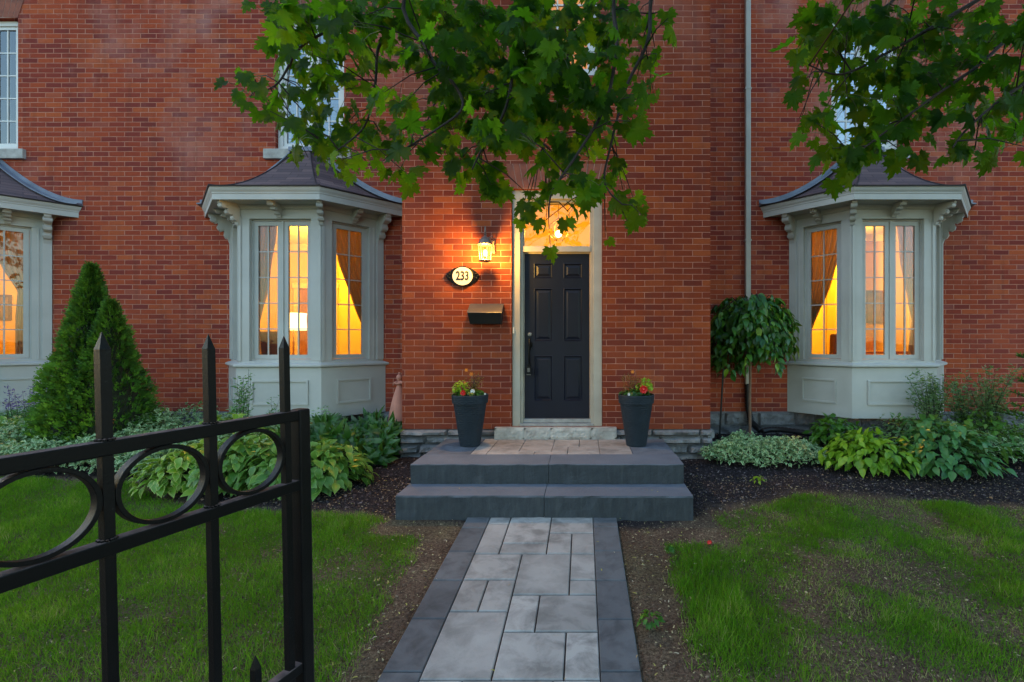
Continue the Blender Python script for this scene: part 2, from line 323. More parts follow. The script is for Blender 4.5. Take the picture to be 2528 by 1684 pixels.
WISP = leafmat('feathery leaf', [(0, (.06, .15, .05)), (.5, (.11, .22, .09)), (1, (.20, .30, .12))], trans=.3)
CEDAR = leafmat('cedar spray', [(0, (.008, .042, .005)), (.4, (.026, .110, .007)), (.8, (.065, .20, .012)), (1, (.12, .29, .016))], trans=.2, rough=.6)
PURPLE = leafmat('purple flower', [(0, (.08, .04, .20)), (1, (.22, .12, .42))], tint=(.3, .2, .6)); LIME = leafmat('lime leaf', [(0, (.22, .42, .02)), (1, (.42, .60, .05))], tint=(.5, .8, .05))
RED = simple('red petals', (.75, .02, .012), (.45, .01, .01), .5, 30); ORANGE = simple('orange petals', (.85, .30, .02), (.6, .15, .01), .5, 30); WHITEP = simple('white petals', (.8, .8, .75), None, .5, 30)
POTM = None
def potmat():
    m, t = mat('navy woven planter'); p = wpos(t); wv = N(t, 'TexWave', wave_type='BANDS', bands_direction='Z', i_Scale=14, i_Distortion=5.0, i_Detail=1.0); wv.inputs['Detail Scale'].default_value = 3
    Lk(t, p, wv.inputs[0]); n = noi(t, p, 9, 4); col = ramp(t, n, [(.3, (.010, .017, .025)), (.7, (.016, .025, .036))]); finish(t, col, .6, wv.outputs['Fac'], .45, .005, spec=.25); return m
POTM = potmat(); SOILP = simple('potting soil', (.02, .015, .012), None, .95, 30)
TERRA = simple('terracotta', (.52, .22, .155), (.42, .17, .12), .8, 8, .2, .004)
BLACKP = simple('black plastic', (.012, .012, .013), None, .5, 8, .1); PIPE = simple('taupe painted downpipe', (.46, .42, .36), (.36, .33, .29), .45, 3)
BRONZE = simple('worn bronze lantern metal', (.24, .17, .14), (.10, .07, .06), .45, 25, .3, .003, metal=.5)
LANT = emis('lit seeded lantern glass', (1, .50, .07), .22, .6); BULB = emis('lit bulb', (1, .66, .24), 4)
SHADE = emis('lit lamp shade', (1, .70, .26), .9); CREAM = simple('cream enamel', (.78, .72, .62), (.72, .66, .56), .5, 8); BOXTOP = simple('black mailbox lid', (.06, .055, .06), None, .33, 8, .02, spec=.6)  # mailbox lid tone lifted to stand in for the lantern's reflection
WALLIN = simple('warm yellow room wall', (.78, .60, .26), (.74, .55, .22), .85, 1.2, .03); FLOORIN = simple('wood room floor', (.22, .11, .05), (.15, .07, .03), .5, 3); CEIL = simple('room ceiling', (.8, .75, .62), None, .9, 2)
CURT = leafmat('tan curtain cloth', [(0, (.52, .38, .24)), (1, (.52, .38, .24))], trans=.5, rough=.9, spec=.1, tint=(.9, .74, .42)); CHAIRM = simple('brown leather chair', (.16, .065, .03), (.10, .04, .02), .6, 6); WOODM = simple('honey wood', (.42, .22, .07), (.30, .14, .04), .5, 8, vs=(6, 1, 1))
BLIND_SKY = simple('blind in sky reflection blue', (.15, .36, .62), (.10, .28, .52), .8, 2); ART = simple('muted painting', (.30, .17, .07), (.14, .08, .04), .7, 6)  # the blind's blue stands in for sky reflected in the upper panes

# ---------------------------------------------------------------- the lie of the land
D1 = 5.90; D2 = 7.17                       # entry wall and main wall, metres from the camera's plane
def zb(y):
    if y < .5: return .07 * (.5 - 4.31)
    if y < 4.31: return .07 * (y - 4.31)
    if y < 6: return .11 * (y - 4.31)
    return .186 + .03 * (min(y, 9) - 6)
PATH = (-1.02, -.818, .087, .292)
def gz(x, y):
    z = zb(y)
    n = noise.noise(Vector((x * .9, y * .9, 3))) * .03 + noise.noise(Vector((x * 3.1, y * 3.1, 9))) * .012
    d = max(PATH[0] - x, x - PATH[3], 0) if y < 4.4 else 1
    return z - .022 + n * min(1, d / .3) - (.012 if d < .01 else 0)
def G(px, py):
    z = 0.0
    for _ in range(25):
        Y = (CZ - z) * F / (py - PY); X = (px - PX) / F * Y; z = zb(Y)
    return X, Y
RB = [G(*q) for q in ((1640, 1300), (1700, 1268), (1850, 1246), (1960, 1215), (2100, 1213), (2250, 1231), (2400, 1240), (2528, 1242))]
LB = [G(*q) for q in ((-200, 1172), (0, 1176), (300, 1182), (400, 1215), (560, 1250), (700, 1258), (850, 1258), (960, 1268), (1100, 1290))]
def bed_edge(x):
    P = RB if x > -.3 else LB
    return float(np.interp(x, [q[0] for q in P], [q[1] for q in P]))
def mulchness(x, y):
    e = bed_edge(x) + noise.noise(Vector((x * 2.5, y * 2.5, 5))) * .12
    return min(1, max(0, (y - e) / .16 + .3))

# ground: one sheet out to the horizon
def lines(a, b, st, far):
    q = list(np.arange(a, b + 1e-6, st)); k = st * 2; lo, hi = [], []
    x = q[0]; y = q[-1]
    while x > -far: k *= 1.5; x -= k; y += k; lo.append(x); hi.append(y)
    return lo[::-1] + q + hi
xs = lines(-9, 7, .06, 500); ys = lines(.5, 8, .06, 500)
mb = MB(); nx = len(xs)
for y in ys:
    for x in xs: mb.v.append((x, y, gz(x, y))); mb.r.append(mulchness(x, y))
for j in range(len(ys) - 1):
    for i in range(nx - 1): a = j * nx + i; mb.f.append((a, a + 1, a + nx + 1, a + nx)); mb.m.append(0); mb.sm.append(True)
ground = mb.build('ground', GROUND, recalc=False); tag(ground, kind='structure')

# path of pavers between two slate borders
mb = MB(); mb.mi = 2; mb.box(PATH[0] + .01, PATH[3] - .01, .3, 4.34, -.08, -.012)
def wx(c, r):                               # a corner read off the photo's path, laid onto the path's plane
    py = 1180 + r / 2.9425; px = 900 + c / 2.9425; d = 1.852 / ((py - 842) / F + .07); return (px - PX) / F * d, d
def paver(c0, r0, c1, r1, mi=0, x0=None, x1=None):   # columns at the top row
    a, y1 = wx(c0, r0); b, _ = wx(c1, r0); _, y0 = wx(c0, r1)
    a = x0 if x0 is not None else a; b = x1 if x1 is not None else b
    mb.mi = mi; mb.cur = random.random(); g = .0042; mb.cbox(a + g, b - g, y0 + g * 1.5, y1 - g * 1.5, -.05, 0, .006)
XL, XR = PATH[1], PATH[2]
def XC(c, r): return wx(c, r)[0]
x1 = XC(1070, 270); x2 = XC(1362, 270); x3 = XC(1507, 400)
paver(0, 268, 0, 333, 0, XL, x1); paver(0, 333, 0, 550, 0, XL, x1); paver(0, 268, 0, 475, 0, x1, x2); paver(0, 475, 0, 550, 0, x1, x2)
paver(0, 268, 0, 400, 0, x2, XR); paver(0, 400, 0, 550, 0, x2, x3); paver(0, 400, 0, 550, 0, x3, XR)
a = XC(1145, 552); b = XC(1500, 552)
paver(0, 550, 0, 738, 0, XL, a); paver(0, 550, 0, 847, 0, a, b); paver(0, 550, 0, 740, 0, b, XR); paver(0, 740, 0, 847, 0, b, XR)
c = XC(900, 740); d = XC(1275, 848)
paver(0, 738, 0, 968, 0, XL, c); paver(0, 738, 0, 968, 0, c, a); paver(0, 847, 0, 1115, 0, a, d); paver(0, 847, 0, 1115, 0, d, XR)
e = XC(1465, 1118)
paver(0, 968, 0, 1468, 0, XL, a); paver(0, 1115, 0, 1468, 0, a, e); paver(0, 1115, 0, 1468, 0, e, XR)
y = wx(0, 1468)[1]
while y > .3:
    h = random.choice((.23, .35, .46)); y0 = max(.3, y - h); cut = [XL] + sorted(random.sample([-.6, -.45, -.3, -.15], 2)) + [XR]
    for p, q in zip(cut, cut[1:]): mb.mi = 0; mb.cur = random.random(); mb.cbox(p + .0035, q - .0035, y0 + .0035, y - .0035, -.05, 0)
    y = y0
for side, rows in ((0, (268, 363, 533, 743, 1022, 1408)), (1, (268, 355, 530, 745, 1027, 1405))):
    Y = [wx(0, r)[1] for r in rows]; st = .375
    while Y[-1] - st > .3: Y.append(Y[-1] - st)
    for p, q in zip(Y, Y[1:]):
        mb.mi = 1; mb.cur = random.random(); x0, xx = ((PATH[0], XL), (XR, PATH[3]))[side]; mb.cbox(x0 + .001, xx - .001, q + .0035, p - .0035, -.05, .001, .005)
mb.v = [(x, y, z + .07 * (y - 4.31)) for x, y, z in mb.v]
tag(mb.build('path', [PAVER, SLATE, JOINT]), kind='structure')

# ---------------------------------------------------------------- entry steps
st = thing('entry_steps', 'dark slate steps rising to a landing in front of the navy door', 'steps', (-.34, 4.8, 0))
SX0, SX1 = -1.64, .955
def slab(name, x0, x1, y0, y1, z0, z1, bell=.03):
    mb = MB(); nxx = max(4, int((x1 - x0) / .04)); nz = 6; vs = []
    for j in range(nz + 1):
        for i in range(nxx + 1):
            x = x0 + (x1 - x0) * i / nxx; z = z0 + (z1 - z0) * (0, .2, .4, .6, .8, .95, 1)[j]
            k = noise.noise(Vector((x * 7, z * 5, z0 * 9))) * .012 + noise.noise(Vector((x * 22, z * 8, 1))) * .005
            e = 0 if j < nz else .006
            vs.append((x, y0 + k * (0.35 if j == nz else 1) + e, z - (.002 if j == nz else 0)))
    fs = [(j * (nxx + 1) + i, j * (nxx + 1) + i + 1, (j + 1) * (nxx + 1) + i + 1, (j + 1) * (nxx + 1) + i) for j in range(nz) for i in range(nxx)]
    b = len(vs); top = nz * (nxx + 1)
    vs += [(x0 + (x1 - x0) * i / nxx, y1, z1) for i in range(nxx + 1)]; fs += [(top + i, top + i + 1, b + i + 1, b + i) for i in range(nxx)]
    lo = len(vs); vs += [(x0, y1, z0), (x1, y1, z0)]
    fs += [tuple([lo] + [j * (nxx + 1) for j in range(nz + 1)] + [b]), tuple([lo + 1, b + nxx] + [j * (nxx + 1) + nxx for j in range(nz, -1, -1)])]
    mb.add(vs, fs); return mb.build(name, STEP, st)
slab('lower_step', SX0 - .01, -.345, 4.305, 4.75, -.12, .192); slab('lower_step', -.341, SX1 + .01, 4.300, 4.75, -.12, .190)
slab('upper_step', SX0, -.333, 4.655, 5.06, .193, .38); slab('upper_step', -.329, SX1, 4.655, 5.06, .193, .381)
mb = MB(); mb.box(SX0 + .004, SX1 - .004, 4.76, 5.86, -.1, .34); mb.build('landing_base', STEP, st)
mb = MB(); lx0, lx1 = -1.173, .514
def lp(x0, x1, y0, y1, mi): mb.mi = mi; mb.cur = random.random(); mb.cbox(x0 + .0025, x1 - .0025, y0 + .0025, y1 - .0025, .341, .38, .004)
for x0, xx in ((SX0, lx0), (lx1, SX1)):
    lp(x0, xx, 5.063, 5.26, 1); lp(x0, xx, 5.26, 5.60, 1); lp(x0, xx, 5.60, 5.86, 1)
def LX(c, r): yy = 800 + r / 3.136; s = (yy - 842) / 1.17; return (1040 + c / 3.136 - PX) / s
c1 = LX(500, 1010); c2 = LX(620, 985); c3 = LX(870, 1010); c4 = LX(1010, 980); c5 = LX(1130, 1010); c6 = LX(1385, 1010); c0 = LX(760, 980)
ymid = 5.19; y2 = 5.42; yb = 5.86
lp(lx0, c1, 5.063, yb, 0); lp(c1, c0, ymid, yb, 0); lp(c0, c4, ymid, yb, 0)
lp(c1, c3, 5.063, ymid, 0); lp(c3, c5, 5.063, ymid, 0); lp(c5, c6, 5.063, ymid, 0); lp(c6, lx1, 5.063, yb, 0)
lp(c4, c5, ymid, y2, 0); lp(c5, c6, ymid, y2, 0); lp(c4, c5 + .12, y2, yb, 0); lp(c5 + .12, c6, y2, yb, 0)
mb.build('landing_paving', [PAVER_B, SLATE_B], st)

# ---------------------------------------------------------------- the house
house = thing('brick_house', 'two storey red brick house with a projecting entry and white bay windows', 'house', (-.3, D2, .5))
def holed(mb, x0, x1, z0, z1, yf, yb, holes):
    xs = sorted({x0, x1, *[h[0] for h in holes], *[h[1] for h in holes]}); zs = sorted({z0, z1, *[h[2] for h in holes], *[h[3] for h in holes]})
    inh = lambda x, z: any(h[0] < x < h[1] and h[2] < z < h[3] for h in holes)
    for a, b in zip(xs, xs[1:]):
        for c, d in zip(zs, zs[1:]):
            if inh((a + b) / 2, (c + d) / 2): continue
            mb.add([(a, yf, c), (b, yf, c), (b, yf, d), (a, yf, d)], [(0, 1, 2, 3)]); mb.add([(a, yb, c), (b, yb, c), (b, yb, d), (a, yb, d)], [(3, 2, 1, 0)])
    for a, b, c, d in holes + [(x0, x1, z0, z1)]:
        mb.add([(a, yf, c), (b, yf, c), (b, yf, d), (a, yf, d), (a, yb, c), (b, yb, c), (b, yb, d), (a, yb, d)], [(0, 4, 5, 1), (1, 5, 6, 2), (2, 6, 7, 3), (3, 7, 4, 0)])
BAYS = (-8.88, -4.04, 4.13)
UPW = [(-9.24, -8.27), (-4.505, -3.50), (3.63, 4.63)]
ZW0, ZW1 = 4.35, 6.27
holes = [(c - 1.0, c + 1.0, 1.2, 3.3) for c in BAYS] + [(a, b, ZW0, ZW1) for a, b in UPW] + [(-1.85, 1.2, .53, 7.5)]
mb = MB(); holed(mb, -15, 12, .52, 8.2, D2, D2 + .3, holes); mb.build('main_wall', BRICK, house, recalc=False)
EX0, EX1 = -2.18, 1.53; DX0, DX1, DZ1 = -.862, .231, 3.378
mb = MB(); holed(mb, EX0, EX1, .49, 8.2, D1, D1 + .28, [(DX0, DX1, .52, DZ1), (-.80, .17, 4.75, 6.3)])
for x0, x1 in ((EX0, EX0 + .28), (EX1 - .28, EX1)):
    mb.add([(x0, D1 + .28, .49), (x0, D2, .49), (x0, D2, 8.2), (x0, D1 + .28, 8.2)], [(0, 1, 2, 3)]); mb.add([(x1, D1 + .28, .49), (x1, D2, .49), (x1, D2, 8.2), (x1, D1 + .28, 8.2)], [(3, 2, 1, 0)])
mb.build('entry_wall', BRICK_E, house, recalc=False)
# rubble stone foundation
def stones(mb, x0, x1, y, z0, z1, seed, side=0, d=.06, rows=3):
    """rough blocks along a wall foot. side: 0 faces the street, -1/+1 faces left/right (x0..x1 are then y values and y is x)"""
    rd = random.Random(seed); z = z0; hs = [rd.uniform(.7, 1.3) for _ in range(rows)]; k = (z1 - z0) / sum(hs)
    for hh in hs:
        h = hh * k; x = x0 - rd.uniform(0, .2)
        while x < x1:
            L = rd.uniform(.22, .62); a, b = max(x, x0), min(x + L, x1); x += L
            if b - a < .03: continue
            n, m = max(4, int((b - a) / .025)), max(3, int(h / .025)); vs = []; ph = rd.uniform(0, 99); dd = rd.uniform(.4, 1) * d
            for j in range(m + 1):
                for i in range(n + 1):
                    u, v = i / n, j / m; X = a + (b - a) * u; Z = z + h * v
                    e = min(u, 1 - u) * (b - a) / .022; f = min(v, 1 - v) * h / .02; q = (min(1, e) * min(1, f)) ** .6
                    dep = -.03 * (1 - q) * (d > .02) + q * (dd + .034 * (d > .02) * noise.noise(Vector((X * 8, Z * 14, ph))) + (.007 + .009 * (d > .02)) * noise.noise(Vector((X * 28, Z * 34, ph))))
                    p = (X, y - dep, Z) if side == 0 else (y + side * dep, X, Z)
                    vs.append(p)
            mb.cur = rd.random(); mb.add(vs, [(j * (n + 1) + i, j * (n + 1) + i + 1, (j + 1) * (n + 1) + i + 1, (j + 1) * (n + 1) + i) for j in range(m) for i in range(n)])
        z += h
mb = MB(); mb.box(-15, 12, D2 + .0, D2 + .3, -.1, .519); mb.box(EX0 + .03, EX1 - .03, D1 + .035, D1 + .28, -.1, .489)
mb.box(EX0 + .03, EX0 + .28, D1 + .281, D2 - .001, -.1, .489); mb.box(EX1 - .28, EX1 - .03, D1 + .281, D2 - .001, -.1, .489)
for c in BAYS: mb.box(c - .75, c + .75, 6.72, D2 - .001, -.1, .53)
stones(mb, EX0 - .03, EX1 + .03, D1, .0, .488, 4, rows=5); stones(mb, -9.9, EX0, D2, .1, .518, 5, rows=2); stones(mb, EX1, 9, D2, .1, .518, 6, rows=2)
stones(mb, D1, D2, EX0, .0, .488, 7, -1); stones(mb, D1, D2, EX1, .0, .488, 8, 1)
for c in BAYS: stones(mb, c - .76, c + .76, 6.72, .1, .53, 9 + int(c), rows=3, d=.03)
o = mb.build('foundation', STONE, house, recalc=False)
# soldier arch over the door and over the upper windows
def arch(x0, x1, z0, h, y, fan):
    mb = MB(); mb.mi = 1; mb.extr([(x0 - fan * .9, y - .003, z0 + h), (x0 + .002, y - .003, z0 + .002), (x1 - .002, y - .003, z0 + .002), (x1 + fan * .9, y - .003, z0 + h)], (0, .02, 0)); mb.mi = 0
    n = int((x1 - x0) / .072)
    for i in range(n):
        a, b = i / n, (i + 1) / n; lo = lambda t: x0 + (x1 - x0) * t; hi = lambda t: x0 - fan + (x1 - x0 + 2 * fan) * t; g = .0035
        camber = lambda t: .018 * (1 - (2 * t - 1) ** 2); j = random.uniform(-.001, .0015)
        mb.extr([(lo(a) + g, y - .006 + j, z0 + camber(a)), (lo(b) - g, y - .006 + j, z0 + camber(b)), (hi(b) - g, y - .006 + j, z0 + h), (hi(a) + g, y - .006 + j, z0 + h)], (0, .012, 0))
    mb.build('brick_arch', [ARCH, MORTAR], house)
arch(DX0 - .0, DX1, DZ1 + .004, .30, D1, .07)
for a, b in UPW: arch(a, b, ZW1 + .004, .34, D2, .12)
mb = MB(); mb.box(-1.056, .395, D1 - .085, D1 + .26, .381, .519); 
stones(mb, -1.056, .395, D1 - .085, .385, .515, 31, d=.012, rows=1); o = mb.build('door_sill', SILLST, house)

# ---------------------------------------------------------------- door and its frame
fr = MB(); yF = D1 + .03
fr.box(DX0 + .004, -.765, yF, D1 + .17, .52, DZ1); fr.box(.122, DX1 - .004, yF, D1 + .17, .52, DZ1); fr.box(-.765, .122, yF, D1 + .17, 3.27, DZ1)
for a, b in ((-.765, -.735), (.092, .122)): fr.box(a, b, yF + .035, D1 + .17, .52, 3.27)
fr.box(-.735, .092, yF + .035, D1 + .17, 3.235, 3.27)
for a, b in ((-.735, -.722), (.079, .092)): fr.box(a, b, D1 + .105, D1 + .17, .52, 3.235)
fr.box(-.735, .092, D1 + .06, D1 + .17, 2.635, 2.705); fr.box(-.722, .079, D1 + .105, D1 + .17, 2.62, 2.635)
dframe = fr.build('door_frame', FRAME, house, bevel=.004)
mb = MB(); mb.box(-.722, .079, D1 + .128, D1 + .134, 2.705, 3.235); mb.build('transom_pane', GLASS, dframe)
mb = MB(); mb.box(-.765, .122, D1 + .015, D1 + .17, .521, .552); mb.box(-.735, .092, D1 + .085, D1 + .17, .553, .60); mb.build('threshold', METAL, dframe, bevel=.004)
dx0, dx1, dz0, dz1 = -.720, .077, .603, 2.618; yd = D1 + .118
DW, DH = dx1 - dx0, dz1 - dz0
def drow(r): return dz1 - (r - 190) / (1475 - 190) * DH
def dcol(c): return dx0 + (c - 108) / (610 - 108) * DW
pan = [(a, b, drow(lo), drow(hi)) for a, b in ((dcol(180), dcol(325)), (dcol(408), dcol(555))) for hi, lo in ((262, 380), (458, 872), (985, 1340))]
mb = MB(); holed(mb, dx0, dx1, dz0, dz1, yd, yd + .045, [])
mb = MB(); xs_ = sorted({dx0, dx1, *[p[0] for p in pan], *[p[1] for p in pan]}); zs_ = sorted({dz0, dz1, *[p[2] for p in pan], *[p[3] for p in pan]})
for a, b in zip(xs_, xs_[1:]):
    for c, d in zip(zs_, zs_[1:]):
        if any(p[0] < (a + b) / 2 < p[1] and p[2] < (c + d) / 2 < p[3] for p in pan): continue
        mb.add([(a, yd, c), (b, yd, c), (b, yd, d), (a, yd, d)], [(0, 1, 2, 3)])
for p in pan:                                  # moulded panels: down a bevel, up to a raised field
    def ring(i, y): return [(p[0] + i, y, p[2] + i), (p[1] - i, y, p[2] + i), (p[1] - i, y, p[3] - i), (p[0] + i, y, p[3] - i)]
    R_ = [ring(0, yd), ring(.008, yd - .003), ring(.020, yd + .013), ring(.028, yd + .013), ring(.055, yd + .002)]
    v = sum(R_, []); fs = [(4 * k + i, 4 * k + (i + 1) % 4, 4 * k + 4 + (i + 1) % 4, 4 * k + 4 + i) for k in range(4) for i in range(4)] + [(16, 17, 18, 19)]; mb.add(v, fs)
mb.add([(dx0, yd, dz0), (dx1, yd, dz0), (dx1, yd, dz1), (dx0, yd, dz1), (dx0, yd + .045, dz0), (dx1, yd + .045, dz0), (dx1, yd + .045, dz1), (dx0, yd + .045, dz1)], [(0, 4, 5, 1), (1, 5, 6, 2), (2, 6, 7, 3), (3, 7, 4, 0), (4, 7, 6, 5)])
door = mb.build('door', NAVY, house, recalc=False)
hx = -.658
mb = MB(); mb.smooth = True
CH = simple('pewter hardware', (.22, .23, .24), (.12, .12, .13), .3, 20, .1, .002, metal=.8)
def disc(mb, x, y, z, r, d, seg=20):
    n = len(mb.v); mb.lathe([(r, 0), (r, d * .7), (r * .75, d)], (0, 0, 0), seg); mb.v[n:] = [(x + a, y - c, z + b) for a, b, c in mb.v[n:]]
disc(mb, hx, yd, 1.632, .026, .022); disc(mb, hx, yd - .02, 1.632, .012, .008); mb.build('deadbolt', CH, door, angle=40)
mb = MB(); mb.smooth = True
mb.tube([(hx + .0, yd - .004, 1.565), (hx + .022, yd - .012, 1.53), (hx + .026, yd - .012, 1.49), (hx, yd - .012, 1.455)], [.006, .012, .011, .006], 8)
mb.tube([(hx, yd - .003, 1.57), (hx, yd - .02, 1.55), (hx - .004, yd - .055, 1.50), (hx - .004, yd - .062, 1.42), (hx, yd - .055, 1.34), (hx, yd - .02, 1.27), (hx, yd - .003, 1.265)], [.012, .012, .010, .012, .011, .010, .012], 8)
mb.box(hx - .016, hx + .016, yd - .008, yd, 1.44, 1.58); mb.box(hx - .014, hx + .014, yd - .008, yd, 1.235, 1.285); mb.build('handle', [IRON], door, angle=40)
mb = MB(); mb.mi = 0; mb.box(hx - .030, hx + .026, yd - .075, yd - .035, 1.135, 1.235); mb.mi = 1; mb.box(hx - .020, hx + .010, yd - .079, yd - .0755, 1.175, 1.222); mb.box(hx - .030, hx + .026, yd - .079, yd - .0755, 1.138, 1.146)
mb.mi = 0; mb.tube([(hx - .018, yd - .055, 1.235), (hx - .018, yd - .055, 1.265), (hx - .008, yd - .055, 1.285), (hx + .004, yd - .055, 1.265), (hx + .004, yd - .055, 1.235)], .005, 6)
tag(mb.build('key_lock_box', [IRON, CH], None, bevel=.003), 'small black key lock box hanging from the door pull', 'lock box')
mb = MB(); mb.box(-.852, -.832, D1 + .012, D1 + .031, 1.64, 1.72); mb.build('doorbell', CREAM, dframe, bevel=.004)

# ---------------------------------------------------------------- upper windows
def upper_window(x0, x1, z0, z1, yw, cols, lit=False, dx=0, bl=True):
    yf = yw + .06; mb = MB(); t = .075; g = .003
    mb.box(x0 + g, x0 + t, yf, yf + .1, z0, z1 - g); mb.box(x1 - t, x1 - g, yf, yf + .1, z0, z1 - g); mb.box(x0 + t, x1 - t, yf, yf + .1, z1 - t, z1 - g); mb.box(x0 + t, x1 - t, yf, yf + .1, z0, z0 + t)
    mid = (x0 + x1) / 2
    if cols == 2: mb.box(mid - .05, mid + .05, yf + .005, yf + .1, z0 + t, z1 - t)
    win = mb.build('upper_window', TRIM_W, house, bevel=.005)
    spans = [(x0 + t, mid - .05), (mid + .05, x1 - t)] if cols == 2 else [(x0 + t, x1 - t)]
    for a, b in spans:
        mb = MB(); s = .045; y = yf + .02
        mb.box(a, a + s, y, y + .045, z0 + t, z1 - t); mb.box(b - s, b, y, y + .045, z0 + t, z1 - t); mb.box(a + s, b - s, y, y + .045, z0 + t, z0 + t + s); mb.box(a + s, b - s, y, y + .045, z1 - t - s, z1 - t)
        A, B, C, D = a + s, b - s, z0 + t + s, z1 - t - s; nr = 5; nc = 2 if cols == 2 else 4
        for i in range(1, nc): q = A + (B - A) * i / nc; mb.box(q - .009, q + .009, y + .008, y + .034, C, D)
        for i in range(1, nr): q = C + (D - C) * i / nr; mb.box(A, B, y + .010, y + .032, q - .009, q + .009)
        mb.build('sash', TRIM_W, win)
        mb = MB(); mb.box(A, B, y + .018, y + .024, C, D); mb.build('pane', GLASS if lit else GLASS_UP, win)
    mb = MB()
    if not lit:
        mb.box(x0 - .15, x1 + .12, yw - .05, yw + .16, z0 - .145, z0 - .001); mb.build('window_sill', SILLST, win, bevel=.008)
    if bl:
        mb = MB(); n = int((z1 - z0) / .05)
        for i in range(n):
            z = z1 - .05 - i * .05
            if z < z0 + (z1 - z0) * 0.0: break
            mb.box(x0 + .03, x1 - .03, yf + .16, yf + .165, z - .046, z)
        mb.build('blind', BLIND_SKY, win)
for a, b in UPW: upper_window(a, b, ZW0, ZW1, D2, 2)
upper_window(-.80, .17, 4.75, 6.3, D1, 1, lit=True, bl=False)
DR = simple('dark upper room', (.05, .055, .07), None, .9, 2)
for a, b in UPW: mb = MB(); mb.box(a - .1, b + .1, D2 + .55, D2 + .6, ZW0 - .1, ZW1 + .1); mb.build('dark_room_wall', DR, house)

# ---------------------------------------------------------------- bay windows
HF, HW, PR = .55, 1.11, .64; TH = math.atan2(PR, HW - HF); LS_ = math.hypot(PR, HW - HF)
def bp(o, c=0.0):                               # the bay's plan pushed out by o: wall-left, front-left, front-right, wall-right
    k = o * math.tan(TH / 2); e = o / math.sin(TH); return [(c - HW - e, D2), (c - HF - k, D2 - PR - o), (c + HF + k, D2 - PR - o), (c + HW + e, D2)]
def sweep(mb, prof, c, close=True):
    n = len(prof); v = []
    for i in range(4):
        for o, z in prof: q = bp(o, c)[i]; v.append((q[0], q[1] - (0.0 if i in (1, 2) else 0.0), z))
    fs = [(i * n + k, i * n + (k + 1) % n, (i + 1) * n + (k + 1) % n, (i + 1) * n + k) for i in range(3) for k in range(n if close else n - 1)]
    fs += [tuple(range(n)), tuple(range(4 * n - 1, 3 * n - 1, -1))]; mb.add(v, fs)
def fbox(mb, A, B, u0, u1, n0, n1, z0, z1):
    A = Vector(A); B = Vector(B); d = (B - A).normalized(); n = Vector((d.y, -d.x))
    p = [A + d * u0 + n * n1, A + d * u1 + n * n1, A + d * u1 + n * n0, A + d * u0 + n * n0]
    mb.hexa([(q.x, q.y, z) for z in (z0, z1) for q in p])
WZ0, WZ1 = 1.285, 3.18
def scroll(mb, P, n, up, depth, height, t):
    """S-scroll bracket: P = inner top corner, n = outward direction"""
    P = Vector(P); n = Vector((n[0], n[1], 0)).normalized(); s = n.cross(Vector((0, 0, 1)))
    out = [(0, 0), (1, 0), (1, -.10), (.93, -.16), (.86, -.28), (.70, -.34), (.62, -.30), (.60, -.36), (.66, -.44), (.62, -.54), (.48, -.60), (.36, -.56), (.34, -.62), (.36, -.72), (.28, -.82), (.16, -.86), (.10, -1.0), (0, -1.0)]
    mb.extr([P + n * (a * depth) + Vector((0, 0, b * height)) - s * t / 2 for a, b in out], s * t)
    for a, b, r in ((.80, -.20, .14), (.50, -.47, .12), (.24, -.73, .10)):
        c = P + n * (a * depth) + Vector((0, 0, b * height)); q = []
        for k in range(14): g = 2 * math.pi * k / 14; q.append(c + (n * math.cos(g) + Vector((0, 0, 1)) * math.sin(g)) * r * min(depth, height) - s * (t / 2 + .010))
        mb.extr(q, s * (t + .020))
